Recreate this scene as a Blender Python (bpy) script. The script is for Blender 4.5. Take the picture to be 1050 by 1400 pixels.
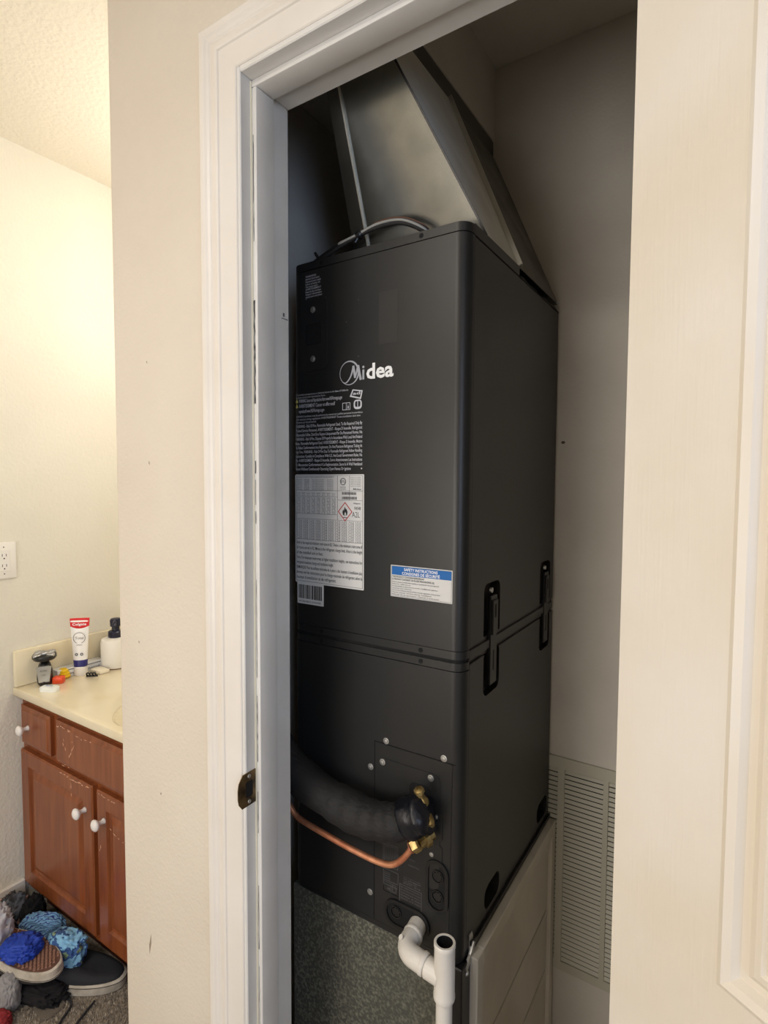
import bpy, bmesh, math, random
from mathutils import Vector, Matrix, noise
random.seed(4)
for o in list(bpy.data.objects): bpy.data.objects.remove(o)
SC = bpy.context.scene
COL = SC.collection

# ------------------------------------------------------------------ camera
cam = bpy.data.cameras.new('camera'); co = bpy.data.objects.new('camera', cam); COL.objects.link(co)
cam.sensor_fit = 'HORIZONTAL'; cam.sensor_width = 36; cam.lens = 758.31*36/1050; cam.clip_start = .02
YAW, PITCH, ROLL = .5732, .053477, .0049612
cy, sy, cp, sp = math.cos(YAW), math.sin(YAW), math.cos(PITCH), math.sin(PITCH)
fwd = Vector((-sy*cp, cy*cp, -sp)); rt = Vector((cy, sy, 0)); up = rt.cross(fwd)
r2 = rt*math.cos(ROLL)+up*math.sin(ROLL); u2 = -rt*math.sin(ROLL)+up*math.cos(ROLL)
M3 = Matrix((r2, u2, -fwd)).transposed()
co.matrix_world = Matrix.Translation((0, 0, 1.407)) @ M3.to_4x4()
SC.camera = co

# ------------------------------------------------------------------ world, lights, exposure
SC.view_settings.view_transform = 'Standard'; SC.view_settings.look = 'None'
SC.view_settings.gamma = 1; SC.view_settings.use_curve_mapping = False
SC.view_settings.exposure = -0.10
w = bpy.data.worlds.new('world'); SC.world = w; w.use_nodes = True
w.node_tree.nodes['Background'].inputs[0].default_value = (.8, .9, 1, 1)
w.node_tree.nodes['Background'].inputs[1].default_value = .3
def area(name, loc, target, size, power, col, sizey=None):
    l = bpy.data.lights.new(name, 'AREA'); l.energy = power; l.color = col
    l.shape = 'RECTANGLE'; l.size = size; l.size_y = sizey or size
    o = bpy.data.objects.new(name, l); COL.objects.link(o); o.location = loc
    o.rotation_euler = (Vector(target)-Vector(loc)).to_track_quat('-Z', 'Y').to_euler()
    return o
area('hall_ceiling_light', (-.75, -.75, 2.40), (-.75, -.75, 0), .45, 14, (1, .93, .84))
area('added_rear_fill', (-.65, -1.66, 1.15), (-.50, 0, 1.30), 1.1, 26, (1, .95, .885), 1.2)  # added fill behind the camera, lifts the upper closet and the duct
area('window_daylight', (1.40, -.75, 1.45), (-.6, .6, 1.25), .9, 22, (.50, .68, 1), 1.2)
for k, lx in enumerate((-1.38, -1.24, -1.10)):      # globes of the vanity fixture, behind the closet wall
    l = bpy.data.lights.new('vanity_globe', 'POINT'); l.energy = 3.1; l.color = (1, .96, .90); l.shadow_soft_size = .05
    o = bpy.data.objects.new('vanity_globe', l); COL.objects.link(o); o.location = (lx, 1.24, 2.02)

# ------------------------------------------------------------------ materials
def lin(c):
    c = [x/255 for x in c]
    return tuple((x/12.92 if x <= .04045 else ((x+.055)/1.055)**2.4) for x in c)+(1,)
def mat(name, col, rough=.5, metal=0, bump=None, var=None, var2=None, spec=.5, fine=None, coat=0):
    m = bpy.data.materials.new(name); m.use_nodes = True; nt = m.node_tree; b = nt.nodes['Principled BSDF']
    b.inputs['Base Color'].default_value = lin(col); b.inputs['Roughness'].default_value = rough
    b.inputs['Metallic'].default_value = metal; b.inputs['Specular IOR Level'].default_value = spec
    b.inputs['Coat Weight'].default_value = coat
    tc = nt.nodes.new('ShaderNodeTexCoord')
    if var:      # (scale, other colour, [stretch], [lo, hi])
        n = nt.nodes.new('ShaderNodeTexNoise'); n.inputs['Scale'].default_value = var[0]; n.inputs['Detail'].default_value = 6
        mp = nt.nodes.new('ShaderNodeMapping'); mp.inputs['Scale'].default_value = var[2] if len(var) > 2 else (1, 1, 1)
        nt.links.new(tc.outputs['Object'], mp.inputs[0]); nt.links.new(mp.outputs[0], n.inputs['Vector'])
        lo, hi = var[3] if len(var) > 3 else (.35, .65)
        r = nt.nodes.new('ShaderNodeMapRange'); r.inputs[1].default_value = lo; r.inputs[2].default_value = hi
        nt.links.new(n.outputs[0], r.inputs[0])
        mx = nt.nodes.new('ShaderNodeMix'); mx.data_type = 'RGBA'
        mx.inputs[6].default_value = lin(col); mx.inputs[7].default_value = lin(var[1])
        nt.links.new(r.outputs[0], mx.inputs[0]); last = mx.outputs[2]
        if var2:
            n2 = nt.nodes.new('ShaderNodeTexNoise'); n2.inputs['Scale'].default_value = var2[0]; n2.inputs['Detail'].default_value = 4
            mp2 = nt.nodes.new('ShaderNodeMapping'); mp2.inputs['Scale'].default_value = var2[2]
            nt.links.new(tc.outputs['Object'], mp2.inputs[0]); nt.links.new(mp2.outputs[0], n2.inputs['Vector'])
            r3 = nt.nodes.new('ShaderNodeMapRange'); r3.inputs[1].default_value = var2[3][0]; r3.inputs[2].default_value = var2[3][1]
            nt.links.new(n2.outputs[0], r3.inputs[0])
            mx2 = nt.nodes.new('ShaderNodeMix'); mx2.data_type = 'RGBA'; mx2.inputs[7].default_value = lin(var2[1])
            nt.links.new(r3.outputs[0], mx2.inputs[0]); nt.links.new(last, mx2.inputs[6]); last = mx2.outputs[2]
        nt.links.new(last, b.inputs['Base Color'])
    if bump:     # (scale, distance)
        n = nt.nodes.new('ShaderNodeTexNoise'); n.inputs['Scale'].default_value = bump[0]; n.inputs['Detail'].default_value = 3
        if len(bump) > 2:
            mp = nt.nodes.new('ShaderNodeMapping'); mp.inputs['Scale'].default_value = bump[2]
            nt.links.new(tc.outputs['Object'], mp.inputs[0]); nt.links.new(mp.outputs[0], n.inputs['Vector'])
        else: nt.links.new(tc.outputs['Object'], n.inputs['Vector'])
        bp = nt.nodes.new('ShaderNodeBump'); bp.inputs['Distance'].default_value = bump[1]; bp.inputs['Strength'].default_value = 1
        nt.links.new(n.outputs[0], bp.inputs['Height']); nt.links.new(bp.outputs[0], b.inputs['Normal'])
    return m
WALL = mat('wall_paint', (222, 212, 197), .75, bump=(170, .0009), var=(3, (217, 206, 190)))
WALLT = mat('wall_paint_orange_peel', (232, 227, 212), .75, bump=(95, .0020), var=(3, (228, 222, 207)))
CEIL = mat('ceiling_texture', (232, 224, 208), .9, bump=(90, .0030))
CLOSET = mat('closet_paint', (212, 207, 198), .8, bump=(140, .0006), var=(5, (203, 197, 188)))
TRIM = mat('trim_paint', (232, 226, 218), .38, bump=(60, .0003), var=(7, (226, 219, 209)))
JAMB = mat('jamb_paint', (226, 224, 220), .4, bump=(50, .0003), var=(9, (218, 215, 210)))
STOP = mat('stop_paint_chipped', (232, 228, 210), .5, var=(11, (70, 62, 56), (1, 1, .5), (.60, .62)))
DOOR = mat('door_paint', (230, 224, 215), .42, bump=(60, .00022, (5, 5, .25)), var=(5, (224, 214, 198)))
BLACK = mat('black_powder_coat', (33, 34, 35), .38, bump=(900, .00006), var=(6, (39, 38, 37)))
BLACK2 = mat('black_plastic', (26, 26, 27), .35)
DARKHOLE = mat('dark_opening', (7, 7, 8), .8)
GALV = mat('galvanised_steel', (160, 160, 154), .22, .97, var=(16, (144, 145, 140)), bump=(3.5, .0016))
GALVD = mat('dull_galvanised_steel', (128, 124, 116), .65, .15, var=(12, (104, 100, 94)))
EDGE = mat('bright_sheet_edge', (225, 222, 212), .3, .7)
SPECK = mat('speckled_duct_board', (74, 74, 66), .7, var=(190, (132, 130, 114), (1, 1, 1), (.44, .72)), var2=(5, (82, 82, 72), (1, 1, 1), (.40, .9)), bump=(200, .0006))
FILTERP = mat('painted_access_panel', (222, 216, 204), .6, var=(6, (204, 198, 184), (1, 1, .6)))
GRILLE = mat('grille_paint', (190, 187, 172), .5)
PVC = mat('white_pvc', (236, 231, 222), .35, var=(12, (226, 219, 207)))
FOAM = mat('black_pipe_foam', (30, 29, 29), .7, bump=(70, .002, (1, 2, 2)))
TAPE = mat('black_tape', (17, 18, 26), .38, bump=(50, .003))
COPPER = mat('copper', (236, 168, 128), .38, .6, var=(40, (200, 126, 92)))
BRASS = mat('brass', (200, 176, 118), .38, .75, var=(60, (120, 92, 44)))
STEEL = mat('zinc_screw', (200, 200, 198), .35, .85)
STRIKE = mat('tarnished_brass', (128, 106, 70), .4, .7, var=(50, (66, 54, 38)))
WHITEP = mat('label_white', (222, 221, 218), .5)
PRINTW = mat('print_light', (208, 208, 214), .6)
LOGO = mat('logo_white', (250, 250, 250), .5)
LOGOG = mat('logo_silver', (176, 178, 184), .45)
INK = mat('print_black', (46, 46, 50), .6)
GREYINK = mat('print_grey', (104, 104, 106), .6)
REDINK = mat('print_red', (190, 44, 54), .6)
BLUEINK = mat('print_blue', (26, 104, 178), .6)
YEL = mat('print_yellow', (226, 208, 120), .6)
WOOD = mat('cherry_wood', (148, 82, 42), .33, var=(7, (116, 58, 27), (9, 9, .7), (.3, .75)), coat=.25)
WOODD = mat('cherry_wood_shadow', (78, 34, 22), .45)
CHIP = mat('paint_chip', (226, 178, 146), .6)
KNOB = mat('white_porcelain', (244, 240, 236), .18)
COUNTER = mat('cultured_marble', (238, 226, 196), .22, var=(5, (226, 208, 168), (1, 1, 1), (.45, .75)), coat=.3)
CARPET = mat('carpet_pile', (176, 164, 148), .95, var=(60, (120, 110, 98)), bump=(140, .006))
PLATE = mat('outlet_plastic', (240, 236, 230), .3)

# ------------------------------------------------------------------ mesh helpers
def add(bm, vs, fs):
    v = [bm.verts.new(p) for p in vs]
    out = []
    for f in fs:
        try: out.append(bm.faces.new([v[i] for i in f]))
        except ValueError: pass
    return v, out
def box(bm, a, b, bev=0, seg=1):
    x0, y0, z0 = a; x1, y1, z1 = b
    t = bmesh.new()
    add(t, [(x0,y0,z0),(x1,y0,z0),(x1,y1,z0),(x0,y1,z0),(x0,y0,z1),(x1,y0,z1),(x1,y1,z1),(x0,y1,z1)],
        [(0,3,2,1),(4,5,6,7),(0,1,5,4),(1,2,6,5),(2,3,7,6),(3,0,4,7)])
    if bev: bmesh.ops.bevel(t, geom=t.edges[:], offset=bev, segments=seg, affect='EDGES', profile=.5)
    merge(bm, t)
def merge(bm, t, mtx=None):
    if mtx is not None: bmesh.ops.transform(t, matrix=mtx, verts=t.verts[:])
    me = bpy.data.meshes.new('tmp'); t.to_mesh(me); t.free(); bm.from_mesh(me); bpy.data.meshes.remove(me)
def prism(bm, poly, O, U, V, N, d, bev=0):
    """polygon (u,v) counter-clockwise seen against N, from plane O extruded by d along N"""
    O, U, V, N = map(Vector, (O, U, V, N)); n = len(poly); t = bmesh.new()
    vs = [O+U*p[0]+V*p[1] for p in poly]+[O+U*p[0]+V*p[1]+N*d for p in poly]
    add(t, vs, [tuple(range(n))[::-1], tuple(range(n, 2*n))]+[(i, (i+1) % n, n+(i+1) % n, n+i) for i in range(n)])
    bmesh.ops.recalc_face_normals(t, faces=t.faces[:])
    if bev:
        top = [e for e in t.edges if all(v.index >= n for v in e.verts)] if False else [e for e in t.edges if e.calc_length() > 0 and all((v.co-O).dot(N)/d > .5 for v in e.verts)]
        bmesh.ops.bevel(t, geom=top, offset=bev, segments=2, affect='EDGES')
    merge(bm, t)
def rrect(x0, z0, x1, z1, r, k=5):
    out = []
    for cx, cz, a in ((x1-r, z1-r, 0), (x0+r, z1-r, 90), (x0+r, z0+r, 180), (x1-r, z0+r, 270)):
        for i in range(k+1):
            t = math.radians(a+90*i/k); out.append((cx+r*math.cos(t), cz+r*math.sin(t)))
    return out
def ring(bm, outer, inner, O, U, V, N, d):
    O, U, V, N = map(Vector, (O, U, V, N)); n = len(outer); L = []
    for pl, h in ((outer, 0), (outer, d), (inner, d), (inner, 0)):
        L += [O+U*p[0]+V*p[1]+N*h for p in pl]
    t = bmesh.new()
    add(t, L, [(k*n+i, k*n+(i+1) % n, ((k+1) % 4)*n+(i+1) % n, ((k+1) % 4)*n+i) for k in range(4) for i in range(n)])
    bmesh.ops.recalc_face_normals(t, faces=t.faces[:]); merge(bm, t)
def circ(cx, cz, r, k=20, rz=None):
    return [(cx+r*math.cos(2*math.pi*i/k), cz+(rz or r)*math.sin(2*math.pi*i/k)) for i in range(k)]
def frame_of(n):
    n = Vector(n).normalized(); a = Vector((0, 0, 1)) if abs(n.z) < .9 else Vector((1, 0, 0))
    u = a.cross(n).normalized(); return u, n.cross(u), n
def lathe(bm, prof, c, axis=(0, 0, 1), seg=20, sx=1, sy=1):
    u, v, n = frame_of(axis); c = Vector(c); vs = []; fs = []
    for r, h in prof:
        for i in range(seg):
            a = 2*math.pi*i/seg; vs.append(c+n*h+u*(r*sx*math.cos(a))+v*(r*sy*math.sin(a)))
    for k in range(len(prof)-1):
        for i in range(seg):
            fs.append((k*seg+i, k*seg+(i+1) % seg, (k+1)*seg+(i+1) % seg, (k+1)*seg+i))
    fs.append(tuple(range(seg))[::-1]); fs.append(tuple(range((len(prof)-1)*seg, len(prof)*seg)))
    add(bm, vs, fs)
def spline(pts, n=8):
    P = [Vector(p) for p in pts]; P = [P[0]*2-P[1]]+P+[P[-1]*2-P[-2]]; out = []
    for i in range(1, len(P)-2):
        for j in range(n):
            t = j/n; a, b, c, d = P[i-1:i+3]
            out.append(.5*((2*b)+(c-a)*t+(2*a-5*b+4*c-d)*t*t+(3*b-a-3*c+d)*t**3))
    out.append(P[-2]); return out
def tube(bm, pts, r, seg=12, n=8, smooth=True, rf=None, cap=True):
    P = spline(pts, n) if smooth else [Vector(p) for p in pts]
    T = [(P[min(i+1, len(P)-1)]-P[max(i-1, 0)]).normalized() for i in range(len(P))]
    u = frame_of(T[0])[0]; vs = []; fs = []
    for i, p in enumerate(P):
        u = (u-T[i]*u.dot(T[i])).normalized(); v = T[i].cross(u)
        rr = rf(i/(len(P)-1)) if rf else r
        for k in range(seg):
            a = 2*math.pi*k/seg; vs.append(p+u*rr*math.cos(a)+v*rr*math.sin(a))
    for i in range(len(P)-1):
        for k in range(seg): fs.append((i*seg+k, i*seg+(k+1) % seg, (i+1)*seg+(k+1) % seg, (i+1)*seg+k))
    if cap: fs += [tuple(range(seg))[::-1], tuple(range((len(P)-1)*seg, len(P)*seg))]
    add(bm, vs, fs)
def obj(name, bm, m, parent=None, smooth=False, fix=True):
    if isinstance(bm, bmesh.types.BMesh):
        if fix and len(bm.faces) < 20000 and not smooth is None: pass
        me = bpy.data.meshes.new(name); bm.to_mesh(me); bm.free()
    else: me = bm
    xs = [v.co for v in me.vertices]
    c = Vector([(min(p[i] for p in xs)+max(p[i] for p in xs))/2 for i in range(3)])
    me.transform(Matrix.Translation(-c))
    for mm in (m if isinstance(m, (list, tuple)) else [m]): me.materials.append(mm)
    if smooth:
        for p in me.polygons: p.use_smooth = True
        if smooth != 'all': me.set_sharp_from_angle(angle=math.radians(38))
    o = bpy.data.objects.new(name, me); COL.objects.link(o); o.location = c
    if parent is not None: attach(o, parent)
    if name.endswith('print'): o['kind'] = 'stuff'      # flat lettering, too fine to pick apart
    return o
WORLD = {}
def wm(o):
    """world matrix without depsgraph (only translations are used while building)"""
    m = Matrix.LocRotScale(o.location, o.rotation_euler, o.scale)
    return (wm(o.parent) @ o.matrix_parent_inverse @ m) if o.parent else m
def attach(o, parent):
    o.parent = parent; o.matrix_parent_inverse = wm(parent).inverted()
def thing(name, label, cat, loc, group=None):
    o = bpy.data.objects.new(name, None); o.empty_display_size = .05; COL.objects.link(o); o.location = loc
    return tag(o, label, cat, group)
def tag(o, label, cat, group=None):
    o['label'] = label; o['category'] = cat
    if group: o['group'] = group
    return o
def struct(name, bm, m, smooth=False):
    o = obj(name, bm, m, None, smooth); o['kind'] = 'structure'; return o
def copy_part(o, loc, parent=None):
    c = o.copy(); COL.objects.link(c); c.location = loc
    if parent: attach(c, parent)
    return c
def cut(o, cutter_bm):
    me = bpy.data.meshes.new('cutter'); bmesh.ops.recalc_face_normals(cutter_bm, faces=cutter_bm.faces[:])
    cutter_bm.to_mesh(me); cutter_bm.free()
    c = bpy.data.objects.new('cutter', me); COL.objects.link(c)
    c.matrix_world = Matrix.Identity(4)
    md = o.modifiers.new('cut', 'BOOLEAN'); md.operation = 'DIFFERENCE'; md.object = c; md.solver = 'EXACT'
    bpy.context.view_layer.update()
    dg = bpy.context.evaluated_depsgraph_get()
    n = bpy.data.meshes.new_from_object(o.evaluated_get(dg)); o.modifiers.clear()
    old = o.data; o.data = n; bpy.data.objects.remove(c); bpy.data.meshes.remove(me)
    return o
# text --------------------------------------------------------------
_tc = {}
def text_geo(s, bold=0.0):
    k = (s, bold)
    if k in _tc: return _tc[k]
    cu = bpy.data.curves.new('t', 'FONT'); cu.body = s; cu.size = 1; cu.offset = bold; cu.resolution_u = 2
    o = bpy.data.objects.new('t', cu); COL.objects.link(o)
    dg = bpy.context.evaluated_depsgraph_get()
    me = bpy.data.meshes.new_from_object(o.evaluated_get(dg))
    vs = [(v.co.x, v.co.y) for v in me.vertices]; fs = [tuple(p.vertices) for p in me.polygons]
    bpy.data.objects.remove(o); bpy.data.curves.remove(cu); bpy.data.meshes.remove(me)
    _tc[k] = (vs, fs); return vs, fs
def text(bm, s, O, h, width=None, U=(1, 0, 0), V=(0, 0, 1), bold=0.0, shear=0.0):
    """cap height h, baseline start O, optional exact width"""
    vs, fs = text_geo(s, bold)
    if not vs: return
    x0 = min(v[0] for v in vs); x1 = max(v[0] for v in vs); k = h/.70
    sx = width/(x1-x0) if width else k*.8
    O, U, V = Vector(O), Vector(U), Vector(V)
    add(bm, [O+U*((v[0]-x0)*sx+shear*v[1]*k)+V*(v[1]*k) for v in vs], fs)

# =================================================================== SETTING
HC = 2.44
b = bmesh.new(); box(b, (-1.95, -1.75, -.05), (1.55, 1.45, 0)); struct('floor', b, CARPET)
b = bmesh.new(); box(b, (-1.95, -1.75, HC), (1.55, 1.45, HC+.05)); struct('ceiling', b, CEIL)
b = bmesh.new(); box(b, (-1.95, -1.75, 0), (-1.909, 1.45, HC)); struct('wall_left', b, WALLT)
b = bmesh.new(); box(b, (1.50, -1.75, 0), (1.55, 1.45, HC)); struct('wall_right', b, WALL)
b = bmesh.new(); box(b, (-1.909, -1.75, 0), (1.50, -1.70, HC)); struct('wall_rear', b, WALL)
b = bmesh.new(); box(b, (-1.909, 1.372, 0), (-1.008, 1.45, HC)); struct('wall_vanity', b, WALLT)
b = bmesh.new(); box(b, (-1.008, 1.354, 0), (1.5, 1.45, HC)); struct('wall_back', b, CLOSET)
# closet front wall with its opening
LX, RX, TZ = -.675, -.053, 2.042
b = bmesh.new()
prism(b, [(-1.008+.006, .615), (LX, .615), (LX, .715), (-.872, .715), (-.872, .7), (-1.008, .7), (-1.008, .621), (-1.0062, .6168)], (0, 0, 0), (1, 0, 0), (0, 1, 0), (0, 0, 1), HC)
box(b, (LX, .615, TZ), (RX, .715, HC)); box(b, (RX, .615, 0), (1.5, .715, HC))
struct('wall_front', b, WALL)
b = bmesh.new(); box(b, (-1.008, .70, 0), (-.872, 1.372, HC)); struct('wall_closet_left', b, CLOSET)
b = bmesh.new(); box(b, (.12, .715, 0), (.2, 1.354, HC)); struct('wall_closet_right', b, CLOSET)
b = bmesh.new(); box(b, (-.872, .715, 2.258), (-.55, 1.354, 2.434)); struct('wall_bulkhead', b, CLOSET)
b = bmesh.new(); box(b, (-.872, .715, 2.434), (.12, 1.354, 2.4399)); struct('ceiling_closet', b, CLOSET)
b = bmesh.new(); box(b, (-1.909, -1.70, 0), (-1.896, .823, .128), .003); struct('baseboard_left', b, TRIM)
b = bmesh.new(); box(b, (-1.008, .603, 0), (-.737, .615, .128), .003); struct('baseboard_front', b, TRIM)

# casing swept round the opening, mitred
prof = [(0, 0), (0, .0075), (.0015, .009), (.004, .0095), (.018, .0105), (.034, .012), (.0355, .0142), (.039, .0150), (.046, .0140), (.052, .0115), (.054, .0112), (.056, .0128), (.060, .0145), (.063, .0165), (.066, .0172), (.072, .0172), (.075, .0158), (.075, 0)]
IL, IR, IT = -.661, -.067, 2.030
b = bmesh.new(); vs = []
for d, p in prof:
    y = .6155-p
    vs += [(IL-d, y, 0), (IL-d, y, IT+d), (IR+d, y, IT+d), (IR+d, y, 0)]
n = len(prof)
add(b, vs, [(4*i+k, 4*i+k+1, 4*((i+1) % n)+k+1, 4*((i+1) % n)+k) for i in range(n) for k in range(3)])
bmesh.ops.recalc_face_normals(b, faces=b.faces[:])
struct('trim_1', b, TRIM)
# door frame: jambs and stops
fr = thing('door_frame', 'white painted closet door frame with chipped stop strip around the dark opening', 'door frame', (-.37, .66, 0))
b = bmesh.new(); box(b, (-.675, .609, 0), (-.655, .715, 2.042), .0015); obj('jamb', b, JAMB, fr)
b = bmesh.new(); box(b, (-.073, .609, 0), (-.053, .715, 2.042), .0015); obj('jamb', b, JAMB, fr)
b = bmesh.new(); box(b, (-.655, .609, 2.022), (-.073, .715, 2.042), .0015); obj('head_jamb', b, JAMB, fr)
b = bmesh.new(); box(b, (-.655, .6315, 0), (-.644, .671, 2.011), .0022, 2); st = obj('stop_strip', b, JAMB, fr, True)
b = bmesh.new(); box(b, (-.084, .6315, 0), (-.073, .671, 2.011), .0022, 2); obj('stop_strip', b, JAMB, fr, True)
b = bmesh.new(); box(b, (-.655, .6315, 2.011), (-.073, .671, 2.022), .0022, 2); obj('stop_strip', b, JAMB, fr, True)
# open caulk joint down the stop, with chipped gaps
b = bmesh.new(); z = .05
while z < 2.0:
    L = random.choice([.02, .04, .07, .11, .16]); wd = random.choice([.0006, .0010, .0018, .0022])
    if z+L > 2.0: break
    k = max(2, int(L/.008)); pts = [(random.uniform(-.3, .3)*wd+s*wd/2, z+L*i/k) for s in (-1, 1) for i in (range(k+1) if s < 0 else range(k, -1, -1))]
    prism(b, pts, (-.6505, .6312, 0), (1, 0, 0), (0, 0, 1), (0, -1, 0), .0002)
    z += L+random.choice([.01, .03, .05, .09])
o = obj('caulk_crack', b, INK, fr); o['kind'] = 'stuff'
b = bmesh.new(); box(b, (-.655, .6296, 0), (-.6528, .6313, 2.02)); obj('caulk_line', b, mat('yellowed_caulk', (238, 232, 210), .5), fr)
b = bmesh.new(); box(b, (-.6551, .697, 1.679), (-.6548, .712, 1.6805)); box(b, (-.6551, .700, 1.683), (-.6548, .704, 1.689)); o = obj('scuff_mark', b, GREYINK, fr); o['kind'] = 'stuff'
# strike plate with latch hole
t = thing('strike_plate', 'small tarnished brass strike plate on the left door jamb', 'strike plate', (-.655, .61, .91))
b = bmesh.new()
pl = [(.5935, .928), (.5915, .918), (.5915, .903), (.5935, .893), (.600, .884), (.629, .884), (.629, .939), (.602, .939)]
prism(b, [(-y, z) for y, z in pl][::-1], (-.6549, 0, 0), (0, -1, 0), (0, 0, 1), (1, 0, 0), .0014)
obj('plate', b, STRIKE, t)
b = bmesh.new(); prism(b, rrect(-.6225, .8985, -.6075, .9245, .003), (-.6534, 0, 0), (0, -1, 0), (0, 0, 1), (1, 0, 0), .0003)
obj('latch_hole', b, DARKHOLE, t)
b = bmesh.new(); lathe(b, [(.0034, 0), (.003, .0008), (.001, .0012)], (-.6534, .615, .8905), (1, 0, 0), 12); sc = obj('screw', b, STEEL, t, True)
copy_part(sc, sc.location+Vector((0, 0, .042)))

# open door on the right, swung about 147 degrees out
U = Vector((.836, -.549, 0)).normalized(); N = Vector((-U.y, U.x, 0))      # N points away from the room side we see
if N.y < 0: N = -N
Hc = Vector((-.094, .564, 0)); W, DH, TH = .565, 2.005, .035
dr = thing('door_1', '', '', Hc); del dr['label']; del dr['category']; dr['kind'] = 'structure'
Z0 = .012
def dprism(bm, x0, z0, x1, z1, d0, d1, bev=0):
    prism(bm, [(x0, z0), (x1, z0), (x1, z1), (x0, z1)], Hc+N*d0, U, (0, 0, 1), N*(1 if d1 > d0 else -1), abs(d1-d0), bev)
ST = .107
PAN = [(ST, 1.004, W-ST, 1.90), (ST, .22, W-ST, .80)]
b = bmesh.new()
dprism(b, 0, Z0, ST, DH, 0, TH); dprism(b, W-ST, Z0, W, DH, 0, TH)
for z0, z1 in ((Z0, .22), (.80, 1.004), (1.90, DH)): dprism(b, ST, z0, W-ST, z1, 0, TH)
for x0, z0, x1, z1 in PAN: dprism(b, x0, z0, x1, z1, .010, TH-.010)
bmesh.ops.remove_doubles(b, verts=b.verts[:], dist=1e-5)
obj('slab', b, DOOR, dr)
mp = [(0, 0), (.004, -.0015), (.010, .0015), (.014, .0075), (.020, .0085), (.026, .0045), (.031, .0040), (.034, .0062), (.050, .0015), (.052, .0015)]
for k, (x0, z0, x1, z1) in enumerate(PAN):
    for s in (0, 1):
        b = bmesh.new(); vs = []
        for d, h in mp:
            off = h if s == 0 else TH-h
            vs += [Hc+U*x+Vector((0, 0, z))+N*off for x, z in ((x0+d, z0+d), (x1-d, z0+d), (x1-d, z1-d), (x0+d, z1-d))]
        m_ = len(mp)
        add(b, vs, [(4*i+j, 4*i+(j+1) % 4, 4*(i+1)+(j+1) % 4, 4*(i+1)+j) for i in range(m_-1) for j in range(4)]+[tuple(4*(m_-1)+j for j in range(4))])
        bmesh.ops.recalc_face_normals(b, faces=b.faces[:])
        obj('door_panel', b, DOOR, dr)
for z in (.25, 1.0, 1.78):
    b = bmesh.new(); lathe(b, [(.006, 0), (.006, .088)], (-.073, .594, z), (0, 0, 1), 12)
    prism(b, [(0.003, 0), (.030, 0), (.030, .088), (.003, .088)], Hc+Vector((0, 0, z))-U*.001, N, (0, 0, 1), -U, .0012)
    obj('hinge', b, STRIKE, dr)

# =================================================================== RETURN GRILLE on the back wall
gr = thing('return_air_grille', 'painted metal return air grille low on the closet back wall behind the black unit', 'vent grille', (-.25, 1.353, .2))
gx0, gx1, gz0, gz1 = -.470, -.028, .197, .737
cols = [(-.447, -.3575), (-.3416, -.2516), (-.2402, -.1500), (-.1380, -.0490)]
b = bmesh.new(); yf = 1.348
box(b, (gx0, yf, gz0), (gx1, 1.3538, .2195)); box(b, (gx0, yf, .7085), (gx1, 1.3538, gz1))
xs = [gx0]+[c for q in cols for c in q]+[gx1]
for i in range(0, len(xs), 2): box(b, (xs[i], yf, .2195), (xs[i+1], 1.3538, .7085))
bmesh.ops.remove_doubles(b, verts=b.verts[:], dist=1e-6)
obj('grille_frame', b, GRILLE, gr)
b = bmesh.new(); box(b, (gx0+.01, 1.3534, .21), (gx1-.01, 1.3539, .72)); obj('backing', b, DARKHOLE, gr)
NS = 41; pit = (.7085-.2195)/NS
b = bmesh.new(); wd = .0900
add(b, [(0, .0006, 0), (wd, .0006, 0), (wd, .0050, -.0072), (0, .0050, -.0072), (0, .0002, .0004), (wd, .0002, .0004), (wd, -.0002, -.0006), (0, -.0002, -.0006)], [])
b.free(); b = bmesh.new()
prism(b, [(-.0044, -.0056), (.0002, .0034), (.0002, .0044), (-.0006, .0044), (-.0050, -.0048)], (0, 0, 0), (0, 1, 0), (0, 0, 1), (1, 0, 0), wd)
slat = obj('slat', b, GRILLE)
first = True
for (x0, x1) in cols:
    for i in range(NS):
        L = ((x0+x1)/2, 1.3525, .2195+pit*(i+.5))
        if first: slat.location = L; attach(slat, gr); first = False
        else: copy_part(slat, L)

# old scuffs on the wall beside the casing
WF = bpy.data.objects['wall_front']; SCF = mat('wall_scuff', (150, 136, 118), .8)
for x, z, a, h, th in ((-.944, 1.105, .0016, .003, .3), (-.903, 1.440, .0015, .004, .2), (-.926, .520, .0030, .022, -.12), (-.905, 1.62, .0012, .003, .5), (-.885, .83, .0020, .003, 0)):
    b = bmesh.new(); c_, s_ = math.cos(th), math.sin(th)
    prism(b, [(c_*u-s_*v, s_*u+c_*v) for u, v in ((-a, -h*.2), (0, -h), (a, h*.1), (a*.2, h))], (x, .6151, z), (1, 0, 0), (0, 0, 1), (0, -1, 0), .0003)
    obj('scuff_mark', b, SCF, WF)

# =================================================================== AIR HANDLER
XL, XR, YF, YB = -.7535, -.379, .83, 1.3450
ZB = .578
ah = thing('air_handler', 'tall black cabinet air handler standing in the closet on a speckled base', 'air handler', ((XL+XR)/2, 1.09, ZB))
def ushape(r=.022, e=0):
    """wrap-round front panel outline with rounded vertical corners, open to the back"""
    out = [(XL-e, .857)]
    for cx, a0 in ((XL+r, 180), (XR-r, 270)):
        for i in range(9):
            a = math.radians(a0+90*i/8); out.append((cx+(r+e)*math.cos(a), YF+r+(r+e)*math.sin(a)))
    out.append((XR+e, .857)); return out
def panel(z0, z1, name, e=0):
    b = bmesh.new(); prism(b, ushape(e=e), (0, 0, z0), (1, 0, 0), (0, 1, 0), (0, 0, 1), z1-z0)
    return obj(name, b, BLACK, ah, True)
up = panel(1.1255, 1.8095, 'upper_front_panel')
t1 = panel(1.8112, 1.8255, 'top_cap')
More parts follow.
